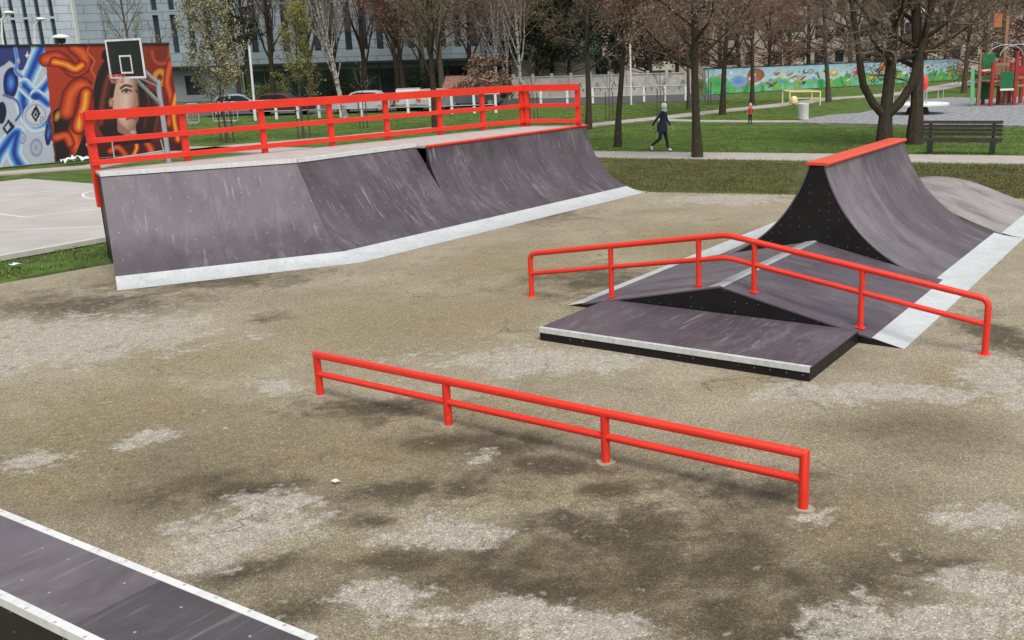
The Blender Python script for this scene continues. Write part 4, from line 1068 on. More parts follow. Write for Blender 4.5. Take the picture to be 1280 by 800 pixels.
ra_, rb_ = G(1113,143), G(1191,143); rc_ = (ra_+rb_)/2+V((0,.6,0)); rcR = (rb_-ra_).length/2
o = thing('roundabout', rc_, 'white round play platform raised above the grey gravel', 'play equipment')
MB().lathe([(rcR*.93,.42),(rcR,.44),(rcR,.53),(rcR*.97,.55),(.2,.56)], rc_, 36).build('platform', M['white'], o, smooth='auto')
MB().lathe([(.62,0),(.50,.30),(.45,.42)], rc_, 16).build('pedestal', M['dark'], o)
for a_ in (-2.6, -.55, .35, 1.6, 2.7):
    q = rc_+V((cos(a_), sin(a_), 0))*rcR*.8; MB().tube([q+Z*.55, q+Z*1.35], .02, 6).build('upright', M['grey_steel'], o)
q = rc_+V((.12,-.9,0)); MB().tube([q+Z*.55, q+Z*1.3], .03, 8).build('upright', M['grey_steel'], o)
q = G(1157,143)+V((0,.3,0)); q.x = rc_.x+.16
MB().lathe([(.02,1.18),(.13,1.25),(.17,1.5),(.16,1.75),(.07,1.92),(.02,1.94)], q, 12).build('pad', M['pad_red'], o, smooth='auto')
MB().tube([q+Z*.55, q+Z*1.2], .03, 6).build('upright', M['grey_steel'], o)

tb = G(1240,132); tw_ = thing('play_tower', tb, 'wooden play tower with red posts and green panels on the gravel', 'play equipment')
def tpt(px, py, dy=0): v = AT(px, py, tb.y+dy); return v
def tpost(px, ytop, dy, mat, r=.09, base=132):
    v = AT(px, base, tb.y+dy); t_ = AT(px-1.2, ytop, tb.y+dy); v.z = 0
    MB().box(V((v.x, v.y, t_.z/2)), (r*2, r*2, t_.z)).build('post', mat, tw_, bevel=.01)
for px, yt, dy, mt in ((1222,66,.0,M['play_tan']),(1228,80,1.5,M['play_red']),(1238,78,-.6,M['play_red']),(1247,74,1.4,M['play_red']),(1256,72,.2,M['play_tan']),(1261,78,1.8,M['play_red']),(1267,64,-.3,M['play_red']),(1275,62,1.6,M['play_red']),(1282,58,.2,M['play_red']),(1251,20,2.2,M['play_tan'])):
    tpost(px, yt, dy, mt)
def tpanel(x0, x1, y0, y1, dy, mat, nm='panel', th=.05):
    A_, B_ = AT(x0, y0, tb.y+dy), AT(x1, y1, tb.y+dy)
    MB().box(V(((A_.x+B_.x)/2, tb.y+dy, (A_.z+B_.z)/2)), (abs(B_.x-A_.x), th, abs(A_.z-B_.z))).build(nm, mat, tw_, bevel=.01)
tpanel(1229,1243,67,84,-.15,M['play_green']); tpanel(1251,1266,90,111,-.35,M['play_green']); tpanel(1269,1284,84,100,.1,M['play_red'])
tpanel(1222,1240,96,124,1.3,M['leaf_dark'] if False else M['play_green']); tpanel(1228,1240,87,89,-.2,M['white'],'cross_bar'); tpanel(1250,1267,111,113,-.4,M['white'],'cross_bar')
tpanel(1240,1262,79,82,-.5,M['play_tan'],'cross_bar'); tpanel(1262,1284,96,98,-.3,M['play_tan'],'cross_bar'); tpanel(1244,1252,82,94,.4,M['play_tan'])
tpanel(1243,1252,17,34,2.0,M['play_orange'],'roof_panel')
A_ = AT(1221,86,tb.y-.4); B_ = AT(1223,124,tb.y-1.0); MB().bar(V((A_.x, A_.y+.6, A_.z)), V((B_.x-.1, tb.y-.4, .12)), .2, .05).build('slide', M['play_lightgreen'], tw_)
for z_, x0, x1 in ((1.35,1226,1246),(1.05,1246,1284)):
    A_ = AT(x0,100,tb.y+.6); B_ = AT(x1,100,tb.y+.6); MB().box(V(((A_.x+B_.x)/2, tb.y+.65, z_)), (B_.x-A_.x, 1.9, .08)).build('floor', M['play_tan'], tw_)
ac = AT(1270,64,tb.y); MB().tube([V((ac.x+cos(t_)*1.0, tb.y-.3, ac.z-.25+sin(t_)*.62)) for t_ in [pi*i/14 for i in range(15)]], .03, 8).build('arch', M['grey_steel'], tw_)
MB().tube([V((ac.x+cos(t_)*1.0, tb.y+1.4, ac.z-.25+sin(t_)*.62)) for t_ in [pi*i/14 for i in range(15)]], .03, 8).build('arch', M['grey_steel'], tw_)

# ------------------------------------------------------------------ white railing along the street
def railing(px_list, Y, ztop, label, name='street_railing'):
    pts = [AT(px, 120, Y) for px in px_list]; 
    for p in pts: p.z = 0
    o = thing(name, pts[0], label, 'railing')
    for p in pts: MB().box(p+Z*ztop/2, (.16,.12,ztop)).build('post', M['white'], o)
    MB().tube([pts[0]+Z*(ztop+.03)-V((.3,0,0)), pts[-1]+Z*(ztop+.03)+V((.3,0,0))], .05, 8).build('top_rail', M['grey_steel'], o)
    MB().tube([pts[0]+Z*ztop*.45-V((0,.07,0)), pts[-1]+Z*ztop*.45-V((0,.07,0))], .03, 6).build('lower_rail', M['grey_steel'], o)
railing([316,343,370,397,424,451,480,509,537,564,592,619], 65, 1.16, 'long low white railing between the lawn and parked cars')
railing([676,709,741,773,805,831,857], 74, 1.05, 'low white railing in front of the pale boundary wall')
def barricade(x0, x1, Y, label, round_=False):
    a_, b_ = AT(x0,120,Y), AT(x1,120,Y); a_.z = b_.z = 0; o = thing('steel_barrier', (a_+b_)/2, label, 'barrier')
    MB().tube(bend([a_+Z*.1, a_+Z*1.25, b_+Z*1.25, b_+Z*.1, a_+Z*.1], .12), .03, 8).build('frame', M['grey_steel'], o)
    mb = MB(); L = (b_-a_).length
    for k_ in range(1, int(L/.16)): q = a_+(b_-a_)*(k_*.16/L); mb.tube([q+Z*.1, q+Z*1.25], .012, 5)
    mb.build('bars', M['grey_steel'], o)
    for q in (a_+V((.2,0,0)), b_-V((.2,0,0))): MB().bar(q-V((0,.3,-.03)), q+V((0,.3,.03)), .06, .05).build('foot', M['grey_steel'], o)
barricade(231,245,62,'narrow grey steel barrier right beside the tall mural wall')
barricade(263,294,63,'grey steel crowd barrier on the lawn under the pale blossoming tree')

# ------------------------------------------------------------------ parked cars
CARMAT = {}
def car(px, Y, heading, colour, label, ln=4.2, hh=1.46, van=False):
    p = AT(px, 120, Y); p.z = 0
    if colour not in CARMAT: CARMAT[colour] = plain('car_paint', colour, .25, .08, 2)
    o = thing('parked_car', p, label, 'van' if van else 'car', 'cars parked along the street'); u = V((cos(heading), sin(heading), 0)); v = V((-u.y, u.x, 0)); w_ = 1.72
    if van: prof = [(-ln/2,.35),(-ln/2+.02,hh-.25),(-ln/2+.15,hh),(ln/2-1.35,hh),(ln/2-.75,hh*.60),(ln/2-.08,hh*.50),(ln/2,.40),(ln/2-.1,.24),(-ln/2+.05,.24)]
    else: prof = [(-ln/2,.45),(-ln/2+.06,.86),(-ln/2+.40,.95),(-ln/2+.85,hh-.06),(-ln/2+1.3,hh),(.15,hh),(.55,hh-.12),(1.05,.98),(ln/2-.25,.80),(ln/2,.55),(ln/2-.06,.25),(-ln/2+.06,.25)]
    MB().prism(prof, p-v*w_/2, (u, Z), v*w_).build('body', CARMAT[colour], o, bevel=.06)
    if van: side = [(ln/2-1.9,hh*.62),(ln/2-1.85,hh-.2),(ln/2-1.40,hh-.2),(ln/2-.95,hh*.62)]
    else: side = [(-ln/2+.62,.97),(-ln/2+.98,hh-.12),(.12,hh-.10),(.45,hh-.18),(.86,.99)]
    for s_ in (-1, 1): MB().prism(side, p+v*(s_*(w_/2+.004)-.004), (u, Z), v*.008).build('side_window', M['glass'], o)
    fa, fb = (prof[6], prof[7]) if not van else (prof[3], prof[4])
    A_ = p+u*fa[0]+Z*fa[1]; B_ = p+u*fb[0]+Z*fb[1]; nn_ = (A_-B_).cross(v).normalized(); nn_ = nn_ if nn_.z > 0 else -nn_
    MB().box((A_+B_)/2+nn_*.004, (w_*.84, (A_-B_).length*.8, .01), (v, (A_-B_).normalized(), nn_)).build('windscreen', M['glass'], o)
    for sx in (-ln/2+.72, ln/2-.78):
        for s_ in (-1, 1):
            c = p+u*sx+v*s_*(w_/2-.10)+Z*.31; wl = MB().lathe([(.20,-.1),(.31,-.09),(.315,0),(.31,.09),(.20,.1)], c, 18, (u, Z, v)).build('wheel', M['tyre'], o, smooth='auto')
            MB().lathe([(.19,-.006),(.19,.006)], c+v*s_*.102, 14, (u, Z, v)).build('rim', M['rim'], wl)
    for s_ in (-1, 1):
        MB().box(p+u*(ln/2-.02)+v*s_*.62+Z*.68, (.1,.30,.13), (u, v, Z)).build('headlight', M['white'], o); MB().box(p-u*(ln/2-.02)+v*s_*.68+Z*.76, (.08,.2,.16), (u, v, Z)).build('tail_light', M['pad_red'], o)
car(452,71.0,pi+.0,(.45,.46,.47),'white hatchback parked behind the white railing, leftmost of the pale cars')
car(512,73.0,pi/2+.1,(.42,.42,.42),'pale car parked end on between the hatchback and another end-on car',4.2,1.5)
car(545,71.5,pi/2-.1,(.36,.34,.34),'pale car parked end on just left of the red roofed shed')
car(352,71.0,0,(.07,.02,.02),'dark red car parked behind the yellow-green young tree')
car(296,72.0,.3,(.22,.28,.34),'light blue car parked behind the steel crowd barrier')
car(590,74.0,pi,(.10,.11,.12),'dark car parked in front of the red roofed shed')

# ------------------------------------------------------------------ office building
YB = 100.0
def XB(px, py=40): return AT(px, py, YB).x
def ZB(px, py): return AT(px, py, YB).z
ob = thing('office_building', V((XB(300), YB, 0)), 'large grey panel-clad office building with narrow vertical slit windows', 'building')
ZT, Z1 = 17.0, 3.45
def facade(wins, x0, x1, zlo, zhi, mat, yf, nm='wall'):
    """wall slab with real openings; wins = (xa, xb, za, zb, glass)"""
    mb = MB(); cur = x0; T = .32
    for xa, xb, spans in sorted(wins):
        if xa > cur: mb.box(V(((cur+xa)/2, yf+T/2, (zlo+zhi)/2)), (xa-cur, T, zhi-zlo))
        z_ = zlo
        for za, zb in sorted(spans):
            if za > z_: mb.box(V(((xa+xb)/2, yf+T/2, (z_+za)/2)), (xb-xa, T, za-z_))
            MB().box(V(((xa+xb)/2, yf+.26, (za+zb)/2)), (xb-xa-.02, .05, zb-za-.02)).build('window', M['glass'], ob)
            z_ = zb
        if zhi > z_: mb.box(V(((xa+xb)/2, yf+T/2, (z_+zhi)/2)), (xb-xa, T, zhi-z_))
        cur = xb
    if x1 > cur: mb.box(V(((cur+x1)/2, yf+T/2, (zlo+zhi)/2)), (x1-cur, T, zhi-zlo))
    mb.build(nm, mat, ob)
wins = []
for px in (196.5, 218, 239.5, 262, 284): 
    x = XB(px); wins.append((x-.28, x+.28, [(4.75, 8.3), (8.75, 12.6)]))
x = XB(317)
for k_ in range(21):
    wins.append((x-.33, x+.33, [(4.55, 9.0), (9.15, 13.4)])); x += 1.52
facade(wins, XB(133), XB(133)+48, Z1, ZT, M['facade'], YB)
MB().tube([V((XB(133)+.05, YB-.10, Z1)), V((XB(133)+.05, YB-.10, ZT))], .08, 8).build('downpipe', M['grey_steel'], ob)
wl_ = []
for px in (-38,-21,-5,11,26,42,58,75):
    x = XB(px, 30)-.05; wl_.append((x-.22, x+.22, [(3.8, 8.2), (8.4, 13)]))
facade(wl_, XB(-70), XB(102), 0, ZT, M['facade_light'], YB-1.2)
facade([], XB(102)+.002, XB(133)-.002, 0, ZT, M['facade'], YB-.6)
MB().box(V((XB(102)+.01, YB-.75, ZT/2)), (.12,.9,ZT)).build('corner_trim', M['white'], ob)
MB().box(V((XB(133)+24, YB+.9, Z1-.09)), (48,1.9,.18)).build('soffit', M['dark'], ob)
MB().box(V((XB(133)+24, YB+9, ZT/2+2)), (47.9,16,ZT-4)).build('core', M['render'], ob)
gx0, gx1 = XB(133), XB(290)
yg = YB+1.3
facade_w = [(XB(226,105), XB(250,105), [(.65, 2.55)])]
facade(facade_w, gx0, gx1, 0, Z1-.18, M['render'], yg-.2, 'ground_floor_wall')
x = gx1+.05; i = 0
while x < XB(133)+47:
    MB().box(V((x+1.1, yg+.2, 1.6)), (2.1,.06,2.9)).build('shop_window', M['glass_green'] if i % 3 else M['glass'], ob)
    MB().box(V((x+2.22, yg+.12, 1.62)), (.12,.2,3.2)).build('mullion', M['frame_dark'], ob); x += 2.28; i += 1
MB().box(V((gx1+.05+17, yg+.5, 1.6)), (34,.3,3.2)).build('ground_floor_wall', M['render'], ob)
MB().box(V((XB(133)+24, yg-.12+.3, Z1-.45)), (48,.16,.52)).build('fascia', M['render'], ob)

# pale apartment block far behind the trees
YA = 128.0
def XA(px): return AT(px, 60, YA).x
ab = thing('apartment_block', V((XA(850), YA, 0)), 'pale pink apartment block with balconies far behind the bare trees', 'building')
ax0, ax1 = XA(560), XA(1400); MB().box(V(((ax0+ax1)/2, YA+6, 9)), (ax1-ax0, 12, 18)).build('wall', M['apart'], ab)
cols = 15; stp = (ax1-ax0)/cols
for r_ in range(4):
    for c in range(cols):
        xc = ax0+stp*(c+.5); zc = 2.2+r_*3.0
        if zc > 13: continue
        MB().box(V((xc-stp*.2, YA-.004, zc+.2)), (1.5,.06,1.5)).build('window', M['glass'], ab)
        if c % 3 == 1:
            b_ = MB(); b_.box(V((xc+stp*.2, YA-.55, zc-.35)), (3.0,.08,1.0)); b_.box(V((xc+stp*.2-1.5, YA-.3, zc-.35)), (.08,.55,1.0)); b_.box(V((xc+stp*.2+1.5, YA-.3, zc-.35)), (.08,.55,1.0)); b_.box(V((xc+stp*.2, YA-.3, zc-.9)), (3.1,.6,.1))
            b_.build('balcony', M['apart_white'], ab); MB().box(V((xc+stp*.2, YA-.004, zc+.45)), (2.6,.05,1.7)).build('balcony_door', M['glass'], ab)
        else: MB().box(V((xc+stp*.22, YA-.004, zc+.2)), (1.1,.06,1.5)).build('window', M['glass'], ab)
MB().box(V(((ax0+ax1)/2, YA+5.8, 18.1)), (ax1-ax0+.8, 13, .25)).build('roof', M['render'], ab)

# boundary wall with pilasters, garages behind
wa, wb = AT(640,117,86), AT(872,117,86); wa.z = wb.z = 0; bw = thing('boundary_wall', (wa+wb)/2, 'grey concrete boundary wall with pale pilasters left of the flower mural', 'wall')
MB().box((wa+wb)/2+Z*.85, ((wb-wa).length,.2,1.7)).build('panel', M['render'] if False else M['concrete'], bw)
x = wa.x+.2
while x < wb.x: MB().box(V((x, wa.y-.02, 1.0)), (.28,.32,2.0)).build('pilaster', M['garage'], bw); x += 1.62
MB().box((wa+wb)/2+Z*1.74, ((wb-wa).length,.3,.08)).build('coping', M['concrete'], bw)
mb = MB(); random.seed(3)
for k_ in range(7):       # scribbled paint strokes
    x = wa.x+5.5+k_*1.45; 
    mb.tube([V((x, wa.y-.115, .4)), V((x+.3, wa.y-.115, 1.15)), V((x+.6, wa.y-.115, .45))], .035, 4); mb.tube([V((x+.12, wa.y-.115, .7)), V((x+.8, wa.y-.115, .75))], .03, 4)
mb.build('graffiti', M['dark'], bw)
ga, gb = AT(640,100,93), AT(745,100,93); gr_ = thing('garage', V(((ga.x+gb.x)/2, 93, 0)), 'low pale pink garage building behind the right end of the red fence', 'building')
GL = gb.x-ga.x; MB().box(V(((ga.x+gb.x)/2, 96, 1.7)), (GL, 6, 3.4)).build('wall', M['garage'], gr_); MB().box(V(((ga.x+gb.x)/2, 96, 3.5)), (GL+.5, 6.4, .2)).build('roof', M['concrete'], gr_)
for k_ in range(4): MB().box(V((ga.x+GL*(k_+.5)/4, 92.99, 1.2)), (GL/4*.62,.05,2.2)).build('door', M['concrete'], gr_)
sa, sb = AT(558,108,79), AT(616,108,79); sh_ = thing('shed', V(((sa.x+sb.x)/2, 79, 0)), 'dark low shed with an old red roof behind the bare bush', 'shed')
SL = sb.x-sa.x; MB().box(V(((sa.x+sb.x)/2, 81, .62)), (SL, 4, 1.25)).build('wall', M['dark'], sh_)
MB().prism([(-.3,1.15),(2.0,2.0),(4.3,1.15),(4.3,1.25),(2.0,2.12),(-.3,1.25)], V((sa.x-.3, 79, 0)), (V((0,1,0)), Z), V((SL+.6,0,0))).build('roof', M['tiles'], sh_)

# ------------------------------------------------------------------ lamps and poles
def lamp(px, py, Y, kind, label):
    t_ = AT(px, py, Y); b_ = V((t_.x, Y, 0)); o = thing('street_lamp', b_, label, 'street lamp')
    if kind == 'arm':
        b2 = b_-V((.55,0,0)); o.location = b2; WL[o.name] = V(b2); MB().tube([b2, b2+Z*(t_.z-1.2), b2+Z*(t_.z-.35)+V((.12,0,0)), b2+Z*(t_.z-.02)+V((.45,0,0))], .05, 8).build('pole', M['white'], o)
        MB().lathe([(.05,-.10),(.2,-.05),(.26,.0),(.2,.07),(.05,.1)], t_, 14).build('lamp_head', M['white'], o, smooth='auto')
    else:
        MB().tube([b_, b_+Z*(t_.z-.2)], .05, 8).build('pole', M['dark'], o); MB().lathe([(.14,-.22),(.2,-.05),(.16,.0)], t_-Z*.03, 14).build('lamp_glass', M['dark'], o)
        MB().lathe([(.38,0),(.36,.05),(.2,.12),(.03,.15)], t_, 16).build('lamp_cap', M['white'], o, smooth='auto')
lamp(11,16,52,'arm','white curved street lamp at the far left above the mural wall')
lamp(76,47,46,'cap','globe street lamp with a white cap just above the blue and orange mural')
lamp(51,24,60,'arm','smaller white curved street lamp above the blue half of the mural')
pb = AT(317,128,64); pt = AT(311.5,58,64); pb.z = 0; o = thing('white_pole', pb, 'thin slanting white pole right of the blossoming tree', 'pole')
MB().tube([pb, V((pt.x, 64, pt.z))], .075, 8).build('shaft', M['white'], o); MB().lathe([(.09,0),(.05,.06)], V((pt.x, 64, pt.z)), 8).build('cap', M['grey_steel'], o)
for (px, y0, y1, Y, lab) in ((789,55,129,70,'thin white pole standing between the walking person and the boundary wall'),(824,101,142,62,'short white pole right behind the walking person')):
    if px == 824: continue
    pb = AT(px, y1, Y); pb.z = 0; pt = AT(px, y0, Y); o = thing('white_pole', pb, lab, 'pole'); MB().tube([pb, V((pb.x, Y, pt.z))], .06, 8).build('shaft', M['white'], o); MB().lathe([(.07,0),(.04,.05)], V((pb.x, Y, pt.z)), 8).build('cap', M['grey_steel'], o)

# ------------------------------------------------------------------ trees
def rnd_perp(d_):
    a = random.uniform(0, 2*pi); x = d_.orthogonal().normalized(); y = d_.cross(x); return x*cos(a)+y*sin(a)
def grow(T, C, LV, p, d_, L, r, lev, c):
    seg = (6, 5, 4, 3, 2)[lev]; pts = [V(p)]; rs = [r]; dirs = [d_]; q = V(p); dd = V(d_)
    tip = .35 if lev == 0 else .22
    for i in range(seg):
        j = c['wob'][lev]; dd = (dd+V((random.uniform(-j,j), random.uniform(-j,j), random.uniform(-j,j)))+Z*c['up'][lev]/seg).normalized()
        q = q+dd*(L/seg); pts.append(V(q)); rs.append(max(c['rmin'], r*(1-(1-tip)*(i+1)/seg))); dirs.append(V(dd))
    if lev == 0 and c.get('flare', 1): rs[0] *= 1.35
    (T if lev <= c.get('tl', 1) else C).tube(pts, rs, (9, 6, 4, 3, 3)[lev], caps=False)
    if lev >= c['levels']:
        for k in range(c['leaf']):
            if random.random() < c.get('lp', 1):
                f = random.random(); b = pts[0].lerp(pts[-1], f)+V((random.gauss(0,1), random.gauss(0,1), random.gauss(0,1)))*c.get('ls', .06)
                a = V((random.gauss(0,1), random.gauss(0,1), random.gauss(0,1))).normalized(); e1 = a.orthogonal().normalized(); e2 = a.cross(e1); s_ = c['lsz']*random.uniform(.5,1.3)
                LV.face([b-e1*s_*.5, b+e2*s_*.32, b+e1*s_*.5, b-e2*s_*.32])
        return
    nc = c['n'][lev]; t0 = c['t0'] if lev == 0 else c.get('t1', .22); az = random.uniform(0, 6.28)
    for k in range(nc):
        t = t0+(1-t0)*(k+random.random())/nc; fi = t*seg; i = min(seg-1, int(fi)); b = pts[i].lerp(pts[i+1], fi-i); pd_ = dirs[i+1]
        az += 2.4+random.uniform(-.5,.5); x = pd_.orthogonal().normalized(); y = pd_.cross(x); lat = x*cos(az)+y*sin(az)
        an = radians(random.uniform(*c['ang'][lev])); nd = (pd_*cos(an)+lat*sin(an)).normalized()
        ln = L*c['ratio'][lev]*(1-.55*(t-t0)/(1-t0+1e-6) if lev == 0 else 1-.45*t)*random.uniform(.75,1.2)
        rr_ = (r*(1-(1-tip)*t))*c['rr'][lev]
        grow(T, C, LV, b, nd, ln, rr_, lev+1, c)
BARE = dict(wob=(.05,.16,.22,.25,.3), up=(.1,.35,.25,.15,.1), rmin=.007, n=(12,8,6,4), t0=.34, ang=((42,68),(30,60),(30,65),(30,70)), ratio=(.52,.5,.48,.5), rr=(.50,.58,.6,.65), levels=4, leaf=2, lp=.6, lsz=.075, ls=.07)
def cfg(**k): c = dict(BARE); c.update(k); return c
def make_tree(name, p, H, r, label, seed, c, bark, twig, leaf, group=None, lean=(0,0), cat='tree', extra=None):
    random.seed(seed); T, C, LV = MB(), MB(), MB(); p = V(p)
    o = thing(name, p, label, cat, group)
    grow(T, C, LV, p-Z*.1, V((lean[0], lean[1], 1)).normalized(), H, r, 0, c)
    if extra: extra(T, C, LV, p, c)
    T.build('trunk', M[bark], o, smooth='auto', fix=False)
    cr = None
    if C.f: cr = C.build('crown', M[twig], o, fix=False)
    if LV.f:
        l = LV.build('leaves' if cr else 'crown', M[leaf], cr or o, fix=False)
    return o
def trunk_at(px, py): return G(px, py, -.05)
TG = 'bare trees on the park lawn'
# the nearest ones, each its own shape
make_tree('bare_tree', trunk_at(872,198), 7.6, .165, 'bare reddish tree standing at the footpath edge right of the walking person', 21, cfg(t0=.37, n=(15,9,7,4), leaf=4, lp=.9, ls=.11, lsz=.075, ratio=(.5,.5,.48,.5)), 'bark', 'twig', 'leaf_brown', TG)
make_tree('bare_tree', trunk_at(772,184), 7.8, .13, 'thin-trunked bare russet tree on the lawn left of the walking person', 22, cfg(t0=.36, n=(14,9,7,4), leaf=4, lp=.9, ls=.11, lsz=.075, ang=((30,58),(30,60),(30,65),(30,70))), 'bark', 'twig_red', 'leaf_red', TG)
make_tree('bare_tree', trunk_at(735.5,162), 8.6, .15, 'bare tree rising just right of the red fence end', 23, cfg(t0=.33, n=(14,9,7,4), leaf=4, lp=.9, ls=.11, lsz=.075), 'bark', 'twig_olive', 'leaf_brown', TG)
def forks(T, C, LV, p, c):
    c2 = cfg(levels=4, n=(8,7,5,4), t0=.18, leaf=1, lp=.5)
    for dx, dy, L, r in ((-.62,.05,5.4,.15),(.66,-.1,5.6,.17)):
        b = p+Z*1.25
        pts = [b+V((dx*.05,0,-.2)), b+V((dx*.75,dy*.4,.25)), b+V((dx*1.35,dy,.9)), b+V((dx*1.6,dy,1.7))]
        T.tube(pts, [r*1.1, r, r*.92, r*.85], 8, caps=False); grow(T, C, LV, pts[-1], V((dx*.22, dy, 1)).normalized(), L*.75, r*.84, 0, dict(c2, flare=0))
make_tree('bare_tree', trunk_at(1105,181), 8.2, .25, 'large forked bare tree with three thick limbs left of the bench', 24, cfg(t0=.26, n=(14,8,6,4), leaf=1, lp=.5, ang=((50,78),(30,60),(30,65),(30,70))), 'bark', 'twig_olive', 'leaf_brown', TG, extra=forks)
make_tree('bare_tree', trunk_at(1143,180), 9.2, .26, 'thick straight dark trunk of a bare tree directly behind the bench end', 25, cfg(t0=.30, n=(15,8,6,4), leaf=1, lp=.5, ang=((58,86),(30,60),(30,65),(30,70)), ratio=(.56,.5,.46,.5)), 'bark', 'twig', 'leaf_brown', TG, lean=(.035,0))
make_tree('bare_tree', trunk_at(903,143.5), 8.4, .17, 'bare tree beside the diagonal path in front of the flower mural\'s left end', 26, cfg(t0=.30, n=(14,8,7,4), leaf=4, lp=.9, ls=.11, lsz=.075, ang=((50,80),(30,60),(30,65),(30,70))), 'bark', 'twig_red', 'leaf_red', TG)
make_tree('bare_tree', trunk_at(940,131), 8.0, .15, 'slim bare tree behind the child before the flower mural', 27, cfg(t0=.34, n=(13,8,6,4), leaf=4, lp=.9, ls=.11, lsz=.075), 'bark', 'twig_red', 'leaf_red', TG)
make_tree('bare_tree', trunk_at(1036,127.5), 8.6, .17, 'slightly leaning bare tree right of the yellow frame', 28, cfg(t0=.30, n=(13,8,6,4), leaf=4, lp=1, ls=.1, ang=((50,82),(30,60),(30,65),(30,70))), 'bark_grey', 'twig', 'leaf_brown', TG, lean=(-.05,0))
make_tree('bare_tree', trunk_at(860.5,137), 6.5, .12, 'short slim bare tree half hidden by the footpath tree', 29, cfg(t0=.34, n=(11,7,6,4), leaf=4, lp=.9, ls=.11, lsz=.075), 'bark_grey', 'twig_red', 'leaf_red', TG)
make_tree('bare_tree', G(545,165,-.05), 9.5, .17, 'spreading bare tree behind the middle of the red fence', 30, cfg(t0=.24, n=(16,9,7,4), leaf=1, lp=.5, ang=((28,55),(25,55),(30,60),(30,70)), up=(.1,.5,.3,.2,.1)), 'bark', 'twig_olive', 'leaf_brown', TG)
make_tree('birch_tree', G(432,150,-.05), 11, .10, 'pale double-stemmed birch behind the red fence', 31, cfg(t0=.2, n=(14,7,5,3), leaf=0, ang=((20,38),(25,50),(30,60),(30,60)), tl=1), 'birch', 'twig', 'leaf_brown', None, lean=(-.10,0),
    extra=lambda T, C, LV, p, c: grow(T, C, LV, p+V((.1,0,.2)), V((-.17,0,1)).normalized(), 10, .09, 0, dict(c, flare=0)))
# young trees with stakes
def stakes(p, label, nst=2):
    for k in range(nst):
        pass
def young(px, py, H, label, seed, leaf, c, nm='young_tree', stake=True):
    p = G(px, py, -.03)
    def ex(T, C, LV, p, c): pass
    o = make_tree(nm, p, H, .06, label, seed, c, 'bark_grey', 'twig_olive', leaf)
    if stake:
        for s_ in (-.28, .3): MB().tube([p+V((s_,.05,0)), p+V((s_,.05,1.9))], .035, 7).build('stake', M['bark_grey'], o)
    return o
young(380,172,5.9,'narrow yellow-green young tree held by stakes behind the red fence',41,'leaf_yellow',cfg(t0=.30, n=(26,7,5,3), leaf=5, lp=1, lsz=.085, ls=.08, ang=((28,44),(30,60),(30,60),(30,60)), ratio=(.30,.5,.5,.5), levels=3, n_=0))
young(284,178,6.3,'broad young tree with pale blossom right of the tall mural',42,'leaf_pale',cfg(t0=.22, n=(24,9,6,3), leaf=6, lp=1, lsz=.105, ls=.09, ang=((30,58),(30,60),(30,60),(30,60)), ratio=(.36,.5,.5,.5), levels=3))
make_tree('young_tree', V((AT(172,100,52).x, 52, -.05)), 8.2, .09, 'sparse pale green young tree rising behind the backboard', 43, cfg(t0=.3, n=(18,7,5,3), leaf=2, lp=.8, lsz=.08, ang=((30,55),)*4, ratio=(.36,.5,.5,.5), levels=3), 'bark_grey', 'twig_olive', 'leaf_green')
for i, (px, py, H, lab) in enumerate(((762,150,3.4,'tiny staked sapling on the lawn left of the thin russet tree'),(826,144,2.9,'tiny staked sapling directly above the walking person'),(885,131,2.8,'thin sapling behind the leftmost mural tree'),(668,150,3.6,'thin sapling behind the red fence\'s right corner'),(455,160,3.2,'thin sapling behind the red fence right of the birch'))):
    p = G(px, py, -.03); o = make_tree('sapling', p, H, .028, lab, 60+i, cfg(t0=.4, n=(7,4,3,2), leaf=1, lp=.4, levels=2, ang=((25,45),)*4, ratio=(.4,.5,.5,.5), rmin=.008), 'bark_grey', 'twig', 'leaf_brown')
    for s_ in (-.2, .2): MB().tube([p+V((s_,0,0)), p+V((s_,0,1.5))], .03, 6).build('stake', M['bark_grey'], o)

# trees along and beyond the street: a few shapes, copied with their parts
def proto(seed, c, bark, twig, leaf, H=12, r=.2): return make_tree('bare_tree', V((0,0,0)), H, r, 'x', seed, c, bark, twig, leaf)
protos = {
 'tall': proto(71, cfg(t0=.2, n=(16,8,6,3), leaf=2, lp=.6, lsz=.1, ang=((18,40),(25,50),(30,60),(30,60)), rmin=.012, up=(.1,.6,.4,.2,.1)), 'bark', 'twig', 'leaf_brown', 13, .24),
 'red': proto(72, cfg(t0=.25, n=(16,9,6,4), leaf=4, lp=.9, lsz=.13, ls=.14, rmin=.013, ang=((25,60),(25,55),(30,60),(30,60))), 'bark', 'twig_red', 'leaf_red', 11, .22),
 'broad': proto(73, cfg(t0=.25, n=(15,9,6,4), leaf=3, lp=.9, lsz=.12, ls=.14, rmin=.013, ang=((35,70),(25,55),(30,60),(30,60))), 'bark_grey', 'twig', 'leaf_brown', 11, .24),
 'pale': proto(74, cfg(t0=.15, n=(18,8,5,3), leaf=1, lp=.6, lsz=.1, rmin=.011, ang=((18,38),(20,45),(30,60),(30,60)), up=(.1,.6,.4,.2,.1)), 'birch', 'twig_red', 'leaf_brown', 12, .13),
}
